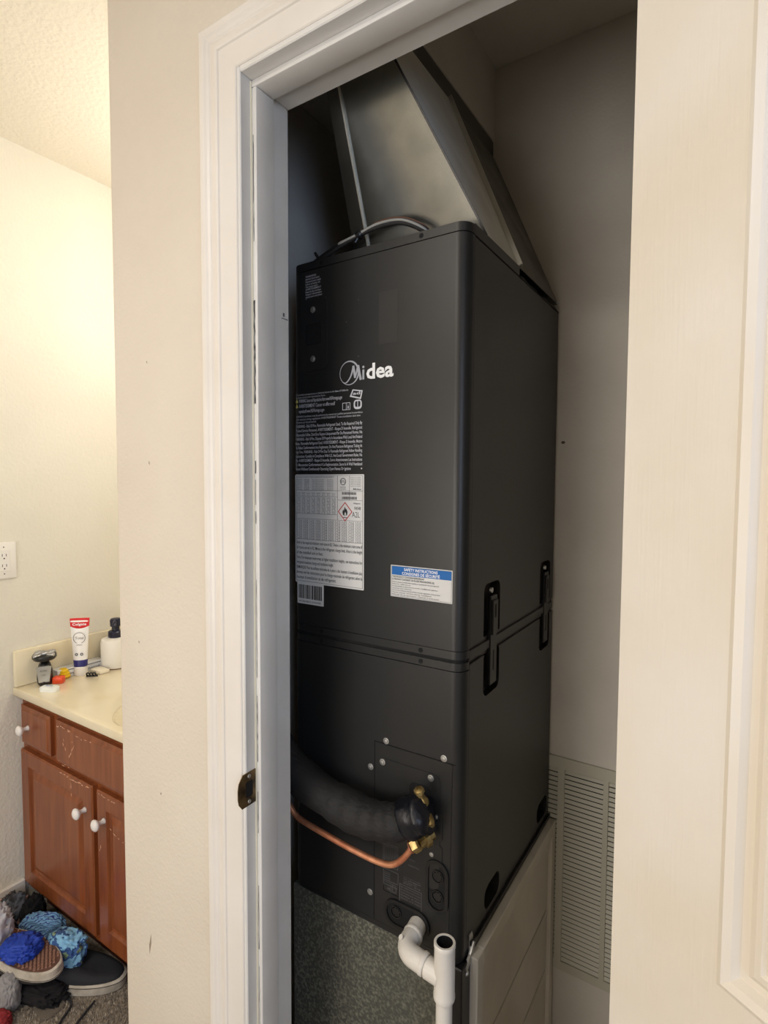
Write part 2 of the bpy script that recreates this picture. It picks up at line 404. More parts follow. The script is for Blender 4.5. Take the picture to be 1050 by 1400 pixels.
t2 = panel(1.1105, 1.1243, 'seam_trim', -.0006)
t3 = panel(1.0910, 1.1045, 'seam_trim', -.0006)
lo = panel(.590, 1.0898, 'lower_front_panel')
t4 = panel(ZB, .5885, 'base_rail', -.001)
b = bmesh.new(); prism(b, ushape(e=-.003)[:], (0, 0, ZB+.001), (1, 0, 0), (0, 1, 0), (0, 0, 1), 1.245); obj('inner_shell', b, DARKHOLE, ah)
# body behind: side panels
bu = bmesh.new(); box(bu, (XL, .8582, 1.1290), (XR-.0004, YB, 1.8085), .0008); su = obj('upper_side_panel', bu, BLACK, ah)
bl = bmesh.new(); box(bl, (XL, .8582, ZB), (XR-.0004, YB, 1.0980), .0008); sl = obj('lower_side_panel', bl, BLACK, ah)
b = bmesh.new(); box(b, (XL+.003, .8582, 1.098), (XR-.0045, YB-.002, 1.129)); obj('side_seam', b, BLACK2, ah)
b = bmesh.new(); box(b, (XL, .8582, 1.105), (XR-.0008, YB, 1.121), .001); obj('side_seam_trim', b, BLACK, ah)
b = bmesh.new(); box(b, (XL, .8580, 1.8112), (XR-.0004, 1.072, 1.8295), .0008); obj('top_cap_side', b, BLACK, ah)
b = bmesh.new()
ys = [1.074+(YB-1.074)*i/14 for i in range(15)]
pts = [(y, 1.8082) for y in ys]+[(y, 1.8115+.0018*math.sin(i*1.7)+.0012*math.sin(i*.7)) for i, y in reversed(list(enumerate(ys)))]
prism(b, pts, (XL+.004, 0, 0), (0, 1, 0), (0, 0, 1), (1, 0, 0), XR-XL-.0035); obj('top_gasket', b, DARKHOLE, ah)

# pockets on the side with toggle latches
def side_rr(y0, z0, y1, z1, r): return [(p[0], p[1]) for p in rrect(y0, z0, y1, z1, r)]
cu = bmesh.new(); cl = bmesh.new()
LAT = [(.917, .985), (1.243, 1.311)]
for y0, y1 in LAT:
    prism(cu, side_rr(y0, 1.120, y1+.010, 1.226, .016), (XR-.016, 0, 0), (0, 1, 0), (0, 0, 1), (1, 0, 0), .03)
    prism(cl, side_rr(y0+.002, 1.020, y1+.010, 1.105, .016), (XR-.014, 0, 0), (0, 1, 0), (0, 0, 1), (1, 0, 0), .03)
for y0, y1, z0, z1 in ((.940, 1.015, .603, .648), (1.255, 1.332, .603, .648)):
    prism(cl, side_rr(y0, z0, y1, z1, .018), (XR-.02, 0, 0), (0, 1, 0), (0, 0, 1), (1, 0, 0), .04)
cut(su, cu); cut(sl, cl)
for o_ in (su, sl): o_.data.materials.append(DARKHOLE)
for o_ in (su, sl):
    for p in o_.data.polygons:
        wx = o_.location.x+p.center.x
        if XR-.021 < wx < XR-.002 and p.area < .02 and abs(p.normal.x) > .9: p.material_index = len(o_.data.materials)-1
for y0, y1 in LAT:
    b = bmesh.new()
    ya, yb = y0+.030, y0+.062
    box(b, (XR-.006, ya, 1.034), (XR+.001, yb, 1.200), .0012)
    lt = obj('toggle_latch', b, BLACK2, ah)
    b = bmesh.new(); box(b, (XR+.001, ya+.004, 1.128), (XR+.0045, yb-.004, 1.192), .001)
    obj('latch_lever', b, BLACK, lt)
    b = bmesh.new(); box(b, (XR+.0008, ya+.013, 1.060), (XR+.0012, ya+.018, 1.098)); box(b, (XR+.0042, ya+.011, 1.160), (XR+.0048, ya+.018, 1.184)); obj('latch_slot', b, DARKHOLE, lt)
    b = bmesh.new(); lathe(b, [(.0055, 0), (.005, .004), (.002, .005)], (XR-.003, y0+.036, 1.211), (1, 0, 0), 12); obj('latch_pin', b, STEEL, lt, True)

# front details -------------------------------------------------------
FR = dict(U=(1, 0, 0), V=(0, 0, 1), N=(0, -1, 0))
def fprism(bm, poly, y, d, bev=0): prism(bm, poly, (0, y, 0), (1, 0, 0), (0, 0, 1), (0, -1, 0), d, bev)
b = bmesh.new(); fprism(b, rrect(-.7300, 1.6200, -.6640, 1.7560, .010), YF-.0002, .0022, .0008); cv = obj('conduit_cover', b, BLACK, ah)
b = bmesh.new(); fprism(b, rrect(-.7155, 1.6680, -.6780, 1.7085, .005), YF-.0024, .0003); obj('knockout', b, DARKHOLE, cv)
b = bmesh.new(); lathe(b, [(.0060, 0), (.0060, .0008), (.0042, .0010), (.0038, .0026), (.001, .0030)], (0, 0, 0), (0, -1, 0), 14)
SCR = obj('screw', b, STEEL); scr0 = True
SP = [(-.6972, 1.7338, .0023), (-.6974, 1.6417, .0023), (-.5285, .9380, 0), (-.4117, .9380, 0), (-.562, .8804, 0), (-.5347, .8979, .0022), (-.4352, .8976, .0022), (-.4245, .8321, .001), (-.4323, .7625, .001), (-.5626, .639, 0)]
for x, z, d in SP:
    L = (x, YF-d-.0017, z)
    if scr0: SCR.location = L; attach(SCR, ah); scr0 = False
    else: copy_part(SCR, L, ah)
b = bmesh.new(); lathe(b, [(.0042, 0), (.0042, .0004)], (0, 0, 0), (0, -1, 0), 14); BH = obj('bolt_hole', b, DARKHOLE); f0 = True
for x, z in [(-.4590, 1.1170), (-.6793, 1.1170), (-.4590, 1.0975), (-.6793, 1.0975), (-.4644, 1.8185), (-.6790, 1.8185)]:
    L = (x, YF-.0001, z)
    if f0: BH.location = L; attach(BH, ah); f0 = False
    else: copy_part(BH, L, ah)
b = bmesh.new(); fprism(b, rrect(-.5487, 1.6505, -.5095, 1.7400, .001), YF, .00025); obj('blank_patch', b, mat('black_patch', (46, 45, 44), .4), ah)
b = bmesh.new()
for x, z in ((-.5925, 1.735), (-.5925, 1.635), (-.62, 1.70)): lathe(b, [(.0009, 0), (.0006, .0006)], (x, YF, z), (0, -1, 0), 8)
obj('dimple', b, GREYINK, ah)

# logo: ring with a swoosh M, then the letters
lg = bmesh.new(); RXc, RZc = -.6125, 1.6070
n = 40; vs = []
for i in range(n):
    a = 2*math.pi*i/n
    th = .0014+.0030*(.5-.5*math.cos(a-math.radians(20)+math.pi))**1.5 if True else 0
    ro = .0222; vs.append((RXc+ro*math.cos(a), YF-.0006, RZc+ro*math.sin(a))); vs.append((RXc+(ro-th*.8)*math.cos(a), YF-.0006, RZc+(ro-th*.8)*math.sin(a)))
gap = lambda i: 0 <= i < 0
add(lg, vs, [(2*i, 2*i+1, (2*i+3) % (2*n), (2*i+2) % (2*n)) for i in range(n) if not gap(i)])
def ribbon(bm, pts, y):
    P = pts; vs = []
    for i, (x, z, wdt) in enumerate(P):
        a = P[max(i-1, 0)]; c = P[min(i+1, len(P)-1)]
        t = Vector((c[0]-a[0], 0, c[1]-a[1])).normalized(); nn = Vector((t.z, 0, -t.x))
        p = Vector((x, y, z)); vs += [p+nn*wdt/2, p-nn*wdt/2]
    add(bm, vs, [(2*i, 2*i+1, 2*i+3, 2*i+2) for i in range(len(P)-1)])
def sm(pts, n=6):
    S = spline([(p[0], p[2], p[1]) for p in pts], n); return [(v.x, v.z, v.y) for v in S]
ribbon(lg, sm([(-.6290, 1.5920, .0006), (-.6200, 1.5895, .0022), (-.6105, 1.5985, .0028), (-.6050, 1.6110, .0040), (-.6030, 1.6185, .0050)]), YF-.0007)
ribbon(lg, [(-.6035, 1.6190, .0046), (-.6010, 1.6060, .0046), (-.5995, 1.5965, .0040)], YF-.0008)
ribbon(lg, [(-.5995, 1.5965, .0030), (-.5955, 1.6080, .0036), (-.5925, 1.6185, .0048)], YF-.0009)
ribbon(lg, [(-.5925, 1.6188, .0046), (-.5895, 1.6040, .0048), (-.5865, 1.5920, .0050)], YF-.0010)
text(lg, 'i', (-.5835, YF-.0008, 1.5925), .0262, .0050, bold=.012)
lo_ = obj('logo_emblem', lg, LOGOG, ah)
lg = bmesh.new(); text(lg, 'dea', (-.5745, YF-.0008, 1.5925), .0265, .0575, bold=.028); obj('logo_lettering', lg, LOGO, ah)

# light print on the upper left of the cabinet
def block(bm, lines, x0, x1, ztop, dz, h, y, full=True, bold=0.0):
    for i, s in enumerate(lines):
        wln = (x1-x0)
        if isinstance(s, tuple): s, k = s; wln *= k
        text(bm, s, (x0, y, ztop-dz*(i+1)+dz*.22), h, wln, bold=bold)
b = bmesh.new()
block(b, [('WARNING', .62), ('Electrical shock hazard', .8), ('Disconnect power supply', .9), ('before servicing unit', .86), ('Can cause injury', .72), ('AVERTISSEMENT', .92), ('Risque de choc electrique', .9), ('Couper l alimentation', .95), ('avant tout entretien', .97), ('Peut causer des', .85), ('blessures', .55)], -.7170, -.6755, 1.8010, .0048, .0033, YF-.0004, bold=.006)
obj('warning_print', b, PRINTW, ah)
b = bmesh.new(); y = YF-.0004
block(b, [('This product can expose you to chemicals known to the State of California', .80), ('to cause cancer and reproductive harm', .46)], -.7435, -.583, 1.5790, .0052, .0034, y)
block(b, [('WARNING Cancer and Reproductive Harm www.P65Warnings.ca.gov', 1.0), ('AVERTISSEMENT Cancer et effet nocif', .84), ('reproductif www.P65Warnings.ca.gov', .60)], -.7350, -.6290, 1.5690, .0100, .0066, y, bold=.01)
block(b, [('WARNING Installation must be performed by trained and qualified personnel in accordance', 1), ('with national wiring regulations AVERTISSEMENT Toute installation doit etre', .97), ('effectuee par du personnel', .32)], -.7435, -.583, 1.5370, .0056, .0036, y)
body = ['WARNING - Risk Of Fire. Flammable Refrigerant Used. To Be Repaired Only By', 'Trained Service Personnel. AVERTISSEMENT - Risque D Incendie. Refrigerant', 'Inflammable Utilise. Doit Etre Repare Uniquement Par Du Personnel Forme. Ne', 'WARNING - Risk Of Fire. Dispose Of Properly In Accordance With Local And Federal',
        'Rules. Flammable Refrigerant Used. AVERTISSEMENT - Risque D Incendie. Mettre', 'Au Rebut Conformement Aux Reglements. Do Not Puncture Refrigerant Tubing At', 'Any Time. WARNING - Risk Of Fire Due To Flammable Refrigerant Follow Handling', 'Instructions Carefully In Compliance With U.S. And Local Government Rules. Ne',
        'Pas. AVERTISSEMENT - Risque D Incendie, Suivre Attentivement Les Instructions', 'De Manutention Conformement A La Reglementation. Store In A Well Ventilated', ('Room Without Continuously Operating Open Flames Or Ignition', .84)]
block(b, body, -.7435, -.5835, 1.5190, .0083, .0056, y, bold=.008)
lathe(b, [(.0014, 0), (.0014, .0003)], (-.5850, YF, 1.4320), (0, -1, 0), 10)
# parallelogram mark, book and manual icons
ring(b, [(-.6115, 1.5635), (-.5865, 1.5575), (-.5825, 1.5730), (-.6050, 1.5765)], [(-.6075, 1.5655), (-.5885, 1.5605), (-.5855, 1.5712), (-.6035, 1.5742)], (0, y, 0), (1, 0, 0), (0, 0, 1), (0, -1, 0), .0002)
text(b, 'ad', (-.6045, y-.0003, 1.5665), .0052, .0165, bold=.02)
ring(b, rrect(-.6285, 1.5400, -.6105, 1.5535, .0006, 1), rrect(-.6275, 1.5410, -.6115, 1.5525, .0004, 1), (0, y, 0), (1, 0, 0), (0, 0, 1), (0, -1, 0), .0002)
box(b, (-.6198, y-.0003, 1.5405), (-.6190, y, 1.5530)); box(b, (-.6165, y-.0003, 1.5425), (-.6140, y, 1.5470)); box(b, (-.6158, y-.0003, 1.5480), (-.6148, y, 1.5495))
ring(b, rrect(-.6025, 1.5400, -.5845, 1.5570, .0060, 3), rrect(-.5995, 1.5440, -.5875, 1.5545, .0030, 3), (0, y, 0), (1, 0, 0), (0, 0, 1), (0, -1, 0), .0002)
box(b, (-.5942, y-.0003, 1.5440), (-.5928, y, 1.5545))
obj('warning_print', b, PRINTW, ah)
b = bmesh.new()
for z in (1.5615, 1.5515): fprism(b, [(-.7435, z), (-.7370, z), (-.7402, z+.0078)], YF, .0004)
obj('warning_triangle', b, YEL, ah)
# white rating label
b = bmesh.new(); fprism(b, rrect(-.7450, 1.2080, -.5790, 1.4215, .0015, 2), YF, .0004); rl = obj('rating_label', b, WHITEP, ah)
b = bmesh.new(); y = YF-.0008
def rule(x0, x1, z, t=.0005): box(b, (x0, y-.0001, z), (x1, y+.0003, z+t))
def vrule(x, z0, z1, t=.0005): box(b, (x, y-.0001, z0), (x+t, y+.0003, z1))
rule(-.742, -.582, 1.4190); rule(-.742, -.582, 1.2110); vrule(-.742, 1.211, 1.419); vrule(-.582, 1.211, 1.419)
rule(-.742, -.582, 1.3905); rule(-.640, -.582, 1.3730); rule(-.742, -.640, 1.3790); rule(-.742, -.582, 1.3350); rule(-.742, -.640, 1.3450); rule(-.742, -.582, 1.2945)
vrule(-.640, 1.335, 1.419); vrule(-.612, 1.373, 1.419)
text(b, 'MANUFACTURED BY MIDEA REFRIGERATION EQUIPMENT', (-.740, y, 1.4150), .0026, .092)
for i in range(7):
    z = 1.4105-i*.0032
    text(b, ['Model No', 'Serial No', 'Volts', 'Max Fuse', 'Min Circuit', 'Motor', 'Charge'][i], (-.740, y, z), .0022, .013)
    text(b, ['MHA24', '5450081', '208/230', '60Hz 1Ph', '3.0 A', '1/3 HP', 'R454B'][i], (-.721, y, z), .0022, .012)
    text(b, 'Suitable for installation with field supplied kit', (-.702, y, z), .0019, .030)
    text(b, 'Max 500 psig', (-.664, y, z), .0019, .014)
ring(b, circ(-.6265, 1.4080, .0068, 16), circ(-.6265, 1.4080, .0054, 16), (0, y, 0), (1, 0, 0), (0, 0, 1), (0, -1, 0), .0002)
text(b, 'ETL', (-.6312, y, 1.4062), .0040, .0095, bold=.02); text(b, 'LISTED', (-.6330, y, 1.3965), .0022, .013); text(b, '5014398', (-.6325, y, 1.3930), .0018, .012)
for i in range(6): text(b, 'Conforms to UL Std 60335', (-.610, y, 1.4145-i*.0032), .0018, .024)
text(b, 'Midea', (-.6035, y, 1.3925), .0034, .018, bold=.02, shear=.2)
for i in range(8): text(b, ['CFM', 'ESP', 'Low', 'Med', 'Hi'][i % 5], (-.740+i*.0125, y, 1.3840), .0024, .008); text(b, '0.1', (-.739+i*.0125, y, 1.3805), .0022, .006)
for i in range(11):
    for j in range(8): text(b, ['820', '745', '690', '1.5'][(i+j) % 4], (-.740+j*.0125, y, 1.3752-i*.0029), .0019, .0085)
for i in range(15):
    for j in range(10): text(b, ['24.5', '103', '1.28', '560'][(i*2+j) % 4], (-.740+j*.0158, y, 1.3315-i*.0026), .0018, .0120)
for r_ in range(2):
    x = -.629
    while x < -.596:
        w_ = random.choice([.0005, .0009, .0013]); box(b, (x, y-.0001, 1.3835-r_*.0085), (x+w_, y, 1.3885-r_*.0085)); x += w_+random.choice([.0005, .0008])
obj('print', b, GREYINK, rl)
b = bmesh.new()
L = ['Amin is the required minimum room area in ft2. TAmin is the minimum room area of', 'all rooms served in ft2. Mmax is the refrigerant charge limit. Hinst is the height', ('of the installed unit in feet.', .42), 'Note: For minimum room areas at higher installation heights, see instructions for',
     ('refrigerant maximum charge and installation height.', .58), 'REMARQUE: Pour les surfaces minimales de la piece a des hauteurs d installation plus', 'elevees, voir les instructions pour la charge maximale de refrigerant selon la', ('hauteur d installation et de refrigerant.', .62)]
block(b, L, -.7415, -.5825, 1.2925, .0098, .0062, y, bold=.004)
text(b, 'A2L', (-.6060, y, 1.3420), .0105, .0180, bold=-.01); text(b, 'R454B', (-.600, y, 1.3560), .0060, .014); text(b, 'Refrigerant', (-.602, y, 1.3665), .0030, .015)
fl = [(-.6225, 1.3440), (-.6265, 1.3460), (-.6280, 1.3510), (-.6258, 1.3560), (-.6245, 1.3535), (-.6222, 1.3610), (-.6196, 1.3555), (-.6188, 1.3575), (-.6160, 1.3515), (-.6172, 1.3462), (-.6205, 1.3440), (-.6192, 1.3475), (-.6213, 1.3520), (-.6236, 1.3475)]
for i in range(len(fl)): pass
fprism(b, fl, y, .0002); box(b, (-.6262, y-.0002, 1.3405), (-.6175, y, 1.3415))
obj('print', b, INK, rl)
b = bmesh.new(); cx, cz = -.6218, 1.3518
ring(b, [(cx+.0168, cz), (cx, cz+.0182), (cx-.0168, cz), (cx, cz-.0182)], [(cx+.0148, cz), (cx, cz+.0160), (cx-.0148, cz), (cx, cz-.0160)], (0, y, 0), (1, 0, 0), (0, 0, 1), (0, -1, 0), .0002)
obj('hazard_diamond', b, REDINK, rl)
# barcode label
b = bmesh.new(); fprism(b, rrect(-.7400, 1.1660, -.6735, 1.2080, .001, 2), YF, .0005); bc = obj('barcode_label', b, WHITEP, ah)
b = bmesh.new(); x = -.7365
while x < -.6785:
    w_ = random.choice([.0007, .0012, .0018, .0026]); box(b, (x, YF-.0008, 1.1765), (x+w_, YF-.0005, 1.2040)); x += w_+random.choice([.0007, .0012, .0017])
text(b, '441B6080215450081', (-.7365, YF-.0008, 1.1690), .0042, .057)
obj('print', b, INK, bc)
# blue headed safety label (its two code squares stay blank)
b = bmesh.new(); fprism(b, rrect(-.5205, 1.2050, -.3995, 1.2610, .0012, 2), YF, .0004); sf = obj('safety_label', b, WHITEP, ah)
b = bmesh.new(); fprism(b, rrect(-.5180, 1.2440, -.4015, 1.2590, .0006, 1), YF-.0004, .0002); obj('blue_header', b, BLUEINK, sf)
b = bmesh.new(); text(b, 'SAFETY INSTRUCTIONS', (-.4930, YF-.0008, 1.2523), .0049, .066, bold=.02); text(b, 'CONSIGNES DE SÉCURITÉ', (-.4970, YF-.0008, 1.2454), .0049, .074, bold=.02); obj('print', b, LOGO, sf)
b = bmesh.new(); y = YF-.0008
block(b, [('THIS PRODUCT CONTAINS REFRIGERANT', .66), ('LE PRODUIT CONTIENT UN FLUIDE FRIGORIGENE A2L', .86)], -.5170, -.4190, 1.2430, .0045, .0032, y, bold=.01)
block(b, [('Read the manual carefully before installing or operating the unit and keep it for', .95), ('future reference', .38), ('Lire attentivement le manuel avant de proceder a l installation de l appareil et', .92), ('conserver pour reference', .4), ('Scan for the installation manual and the warranty registration of the product', .97), ('Owner manual  Service manual  Installation', .8), ('Manuel du proprietaire  Manuel d entretien', .95)], -.5170, -.4190, 1.2335, .0037, .0022, y)
ring(b, rrect(-.5190, 1.2065, -.4010, 1.2595, .0006, 1), rrect(-.5186, 1.2069, -.4014, 1.2591, .0005, 1), (0, y+.0002, 0), (1, 0, 0), (0, 0, 1), (0, -1, 0), .0001)
obj('print', b, INK, sf)

# service cover, outlined plates, ports
b = bmesh.new()
fprism(b, [(-.5525, .5905), (-.3990, .5905), (-.3950, .930), (-.3990, .9315), (-.5500, .9315), (-.5525, .928)], YF, .0010, .0006)
scv = obj('service_cover', b, BLACK, ah)
b = bmesh.new(); box(b, (-.5535, YF-.0012, .5905), (-.5527, YF, .9325)); box(b, (-.5535, YF-.0012, .9316), (-.390, YF, .9323)); obj('cover_gap', b, DARKHOLE, ah)
b = bmesh.new(); fprism(b, rrect(-.5400, .7000, -.4170, .9060, .012), YF-.0010, .0012, .0007); obj('valve_plate', b, BLACK, scv)
b = bmesh.new(); fprism(b, rrect(-.4345, .7900, -.4120, .8480, .006), YF-.001, .0014, .0006); fprism(b, rrect(-.4395, .7440, -.4120, .7830, .006), YF-.001, .0013, .0006); obj('pipe_tab', b, BLACK, scv)
b = bmesh.new(); fprism(b, rrect(-.4780, .7800, -.4350, .8800, .012), YF-.0022, .0006); obj('pipe_opening', b, DARKHOLE, scv)
def stadium(x0, z0, x1, z1, name, cs):
    r = min(x1-x0, z1-z0)/2*.98
    b = bmesh.new(); ring(b, rrect(x0, z0, x1, z1, r, 6), rrect(x0+.006, z0+.006, x1-.006, z1-.006, r-.006, 6), (0, YF-.001, 0), (1, 0, 0), (0, 0, 1), (0, -1, 0), .0040)
    s = obj(name, b, BLACK2, scv, True)
    b = bmesh.new(); fprism(b, rrect(x0+.005, z0+.005, x1-.005, z1-.005, r-.005, 6), YF-.001, .0006); obj('port_well', b, DARKHOLE, scv)
    for cx, cz in cs:
        b = bmesh.new(); ring(b, circ(cx, cz, .0115, 18), circ(cx, cz, .0098, 18), (0, YF-.0016, 0), (1, 0, 0), (0, 0, 1), (0, -1, 0), .0026)
        st_ = [(cx+(.0088 if i % 2 else .0068)*math.cos(math.pi*i/9), cz+(.0088 if i % 2 else .0068)*math.sin(math.pi*i/9)) for i in range(18)]
        fprism(b, st_, YF-.0016, .0016)
        obj('drain_plug', b, BLACK2, scv)
stadium(-.4435, .6620, -.3990, .7560, 'drain_port', [(-.4200, .7275), (-.4200, .6915)])
stadium(-.5290, .5985, -.4340, .6500, 'drain_port', [(-.5035, .6270)])
# white line drawings printed on the cover
b = bmesh.new(); y = YF-.0024
def fr_(x0, z0, x1, z1, t=.0006): ring(b, [(x0, z0), (x1, z0), (x1, z1), (x0, z1)], [(x0+t, z0+t), (x1-t, z0+t), (x1-t, z1-t), (x0+t, z1-t)], (0, y, 0), (1, 0, 0), (0, 0, 1), (0, -1, 0), .0002)
fr_(-.5325, .7065, -.5005, .7490); fr_(-.5300, .7110, -.5030, .7460, .0005); fr_(-.5270, .7200, -.5060, .7440, .0004)
for i in range(4): fr_(-.5255+i*.0052, .7225, -.5225+i*.0052, .7420, .0003)
obj('diagram_print', b, GREYINK, scv)
b = bmesh.new(); y = YF-.0012
fr_(-.5325, .6560, -.5005, .6990); fr_(-.5325, .6560, -.5005, .6700); fr_(-.5160, .6560, -.5005, .6780, .0005); fr_(-.5130, .6600, -.5050, .6740, .0005)
for i in range(5): fr_(-.5300, .6740+i*.0042, -.5180, .6770+i*.0042, .0003)
text(b, 'H', (-.5230, y, .6600), .0060, .0045)
fr_(-.4975, .6430, -.4520, .6830)
block(b, ['Dans toutes les orientations', 'les raccords de drain doivent', 'etre bouches pour eviter les', 'fuites d eau', 'Serrer a la main'], -.4950, -.4545, .6815, .0052, .0028, y)
block(b, ['In all orientations unused', 'drain connections shall', 'be plugged', ('Hand tighten only', .8), 'PVC 3/4'], -.4890, -.4550, .7060, .0042, .0024, y)
block(b, [('Suction', .6), ('Liquid line', 1)], -.4780, -.4570, .7440, .0110, .0028, y-.0012)
obj('diagram_print', b, GREYINK, scv)

# =================================================================== BASE the unit stands on
bs = thing('return_plenum', 'speckled grey duct board base box with painted side panel under the black unit', 'base', (-.56, 1.09, 0))
b = bmesh.new(); box(b, (XL-.002, .832, 0), (-.410, .850, .5765), .001); obj('front_board', b, SPECK, bs)
b = bmesh.new(); box(b, (-.410, .8305, 0), (-.3735, .866, .5765), .002); box(b, (-.3955, .8285, 0), (-.3925, .8306, .57)); obj('corner_post', b, BLACK2, bs)
b = bmesh.new(); box(b, (XL-.002, .850, 0), (-.3770, 1.346, .5765)); obj('base_box', b, mat('raw_board_edge', (92, 80, 62), .9), bs)
b = bmesh.new(); y0, y1, zt = .866, 1.3470, .5765
for a_, c_ in (((y0, 0), (y0+.028, zt)), ((y1-.028, 0), (y1, zt)), ((y0+.028, zt-.028), (y1-.028, zt)), ((y0+.028, 0), (y1-.028, .06))):
    box(b, (-.3765, a_[0], a_[1]), (-.3600, c_[0], c_[1]), .0015)
sp_ = obj('panel_frame', b, FILTERP, bs)
b = bmesh.new()
for a_, c_ in (((y0+.034, .066), (y0+.040, zt-.034)), ((y0+.040, zt-.040), (y1-.034, zt-.034))): box(b, (-.3700, a_[0], a_[1]), (-.3645, c_[0], c_[1]), .0008)
obj('panel_bead', b, FILTERP, bs)
for z0, z1 in ((.06, .2060), (.2130, .3600), (.3670, .5485)):
    b = bmesh.new(); box(b, (-.3762, y0+.028, z0), (-.3690, y1-.028, z1), .0012); obj('board', b, FILTERP, bs)
b = bmesh.new()
prism(b, [(.868, .578), (.884, .578), (.884, .602), (.880, .612), (.868, .612)], (XR+.0002, 0, 0), (0, 1, 0), (0, 0, 1), (1, 0, 0), .0015)
prism(b, [(.848, .560), (.872, .574), (.884, .592), (.878, .596), (.864, .582), (.845, .570)], (XR+.0020, 0, 0), (0, 1, 0), (0, 0, 1), (1, 0, 0), .0045)
lathe(b, [(.006, 0), (.0055, .003), (.003, .006)], (XR+.002, .851, .558), (1, 0, 0), 6); obj('strap_bracket', b, STEEL, bs)
b = bmesh.new(); prism(b, [(.872, .5790), (1.350, .5790), (1.350, .5870), (.900, .5900), (.872, .5990)], (XR, 0, 0), (0, 1, 0), (0, 0, 1), (1, 0, 0), .004); obj('base_lip', b, BLACK2, bs)

# =================================================================== DUCT above
du = thing('supply_duct', 'galvanised sheet metal supply duct tapering up from the top of the black unit', 'duct', (-.5, 1.1, 1.83))
def side_x(z): return -.379-(z-1.82)*.43
def front_y(z): return .905-.484*(z-1.838)
def left_x(z): return -.653+.092*(z-1.83)
zb, zt = 1.8300, 2.215
def hexa(bm, P, F=None): add(bm, P, [(0,3,2,1),(4,5,6,7),(0,1,5,4),(1,2,6,5),(2,3,7,6),(3,0,4,7)])
b = bmesh.new()
hexa(b, [(left_x(zb), front_y(zb), zb), (side_x(zb), front_y(zb), zb), (side_x(zb), 1.350, zb), (left_x(zb), 1.350, zb),
         (left_x(zt), front_y(zt), zt), (side_x(zt), front_y(zt), zt), (side_x(zt), 1.350, zt), (left_x(zt), 1.350, zt)])
obj('duct_body', b, GALV, du)
SN = Vector((1, 0, .43)).normalized()
def sp3(y, z, e=0): return Vector((side_x(z), y, z))+SN*e
def plate(bm, quad, e0, e1):
    P = [sp3(y, z, e0) for y, z in quad]+[sp3(y, z, e1) for y, z in quad]
    t = bmesh.new(); hexa(t, P); bmesh.ops.recalc_face_normals(t, faces=t.faces[:]); merge(bm, t)
b = bmesh.new(); plate(b, [(front_y(zb)+.004, zb), (1.074, zb), (1.090, zt), (front_y(zt)+.004, zt)], .0003, .0015); obj('side_strip', b, mat('zinc_strip_painted_sheen', (244, 242, 234), .45, .1, var=(14, (232, 230, 222))), du)  # near-white strip colour stands in for light reflected off the metal
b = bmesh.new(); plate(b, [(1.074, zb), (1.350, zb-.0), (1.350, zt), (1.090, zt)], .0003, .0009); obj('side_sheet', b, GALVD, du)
b = bmesh.new(); plate(b, [(1.070, zb), (1.075, zb), (1.092, zt), (1.087, zt)], .0009, .010); obj('seam_flange', b, EDGE, du)
b = bmesh.new(); plate(b, [(front_y(zb)+.001, zb), (front_y(zb)+.004, zb), (front_y(zt)+.004, zt), (front_y(zt)+.001, zt)], .0, .0030); obj('corner_fold', b, BLACK2, du)
FN = Vector((0, -1, -.484)).normalized()
b = bmesh.new(); P = []
for e in (0, .004):
    for x, z in ((left_x(zb)+.034, zb), (left_x(zb)+.037, zb), (left_x(zt)+.024, zt), (left_x(zt)+.021, zt)): P.append(Vector((x, front_y(z), z))+FN*e)
hexa(b, P); bmesh.ops.recalc_face_normals(b, faces=b.faces[:]); obj('standing_seam', b, EDGE, du)
b = bmesh.new(); box(b, (-.700, .718, 2.216), (-.5525, 1.352, 2.2575)); obj('duct_collar', b, mat('dark_collar', (96, 92, 86), .7, .1), du)
for y, z in ((1.085, 1.8345), (1.33, 1.8260)):
    b = bmesh.new(); tube(b, [(side_x(z)+.002, y-.006, z), (side_x(z)+.006, y, z+.004), (side_x(z)+.002, y+.006, z)], .0015, 6); obj('wire_tie', b, STEEL, du)

# =================================================================== PIPES, HOSES, CABLE
b = bmesh.new()
hp = [(-.895, .80, 1.02), (-.82, .79, .955), (-.765, .785, .895), (-.719, .785, .858), (-.664, .785, .832), (-.595, .785, .818), (-.53, .785, .814), (-.478, .787, .826), (-.450, .790, .842)]
tube(b, hp, .03, 20, 10, rf=lambda t: (.0335 if t < .75 else .0335-.030*(t-.75))+.0010*math.sin(t*95)*(1 if t > .55 else .2)+.0012*math.sin(t*31))
ins = thing('insulated_suction_line', 'thick black foam insulated refrigerant hose sweeping in from the left', 'hose', (-.6, .785, .79))
obj('foam_sleeve', b, FOAM, ins, 'all')
b = bmesh.new()
lathe(b, [(.024, -.004), (.031, .004), (.034, .014), (.032, .026), (.034, .036), (.027, .046), (.016, .050)], (-.462, .783, .840), (.80, .15, .40), 22)
bmesh.ops.subdivide_edges(b, edges=b.edges[:], cuts=1)
for v in b.verts: v.co += v.co.normalized()*0+Vector((noise.noise(v.co*60), noise.noise(v.co*60+Vector((5, 0, 0))), noise.noise(v.co*60+Vector((0, 7, 0)))))*.005
box(b, (-.452, .780, .822), (-.428, .829, .868), .008, 2)
obj('tape_wrap', b, TAPE, ins, 'all')
b = bmesh.new()
lathe(b, [(.010, 0), (.0105, .003), (.0105, .011), (.008, .014), (.006, .018), (.006, .024), (.009, .026), (.009, .032), (.004, .035)], (-.432, .795, .868), (-.10, -.35, 1), 6)
lathe(b, [(.007, 0), (.0085, .006), (.0085, .018), (.006, .026)], (-.428, .797, .856), (.5, -.4, -.3), 10)
obj('brass_valve', b, BRASS, ins, True)
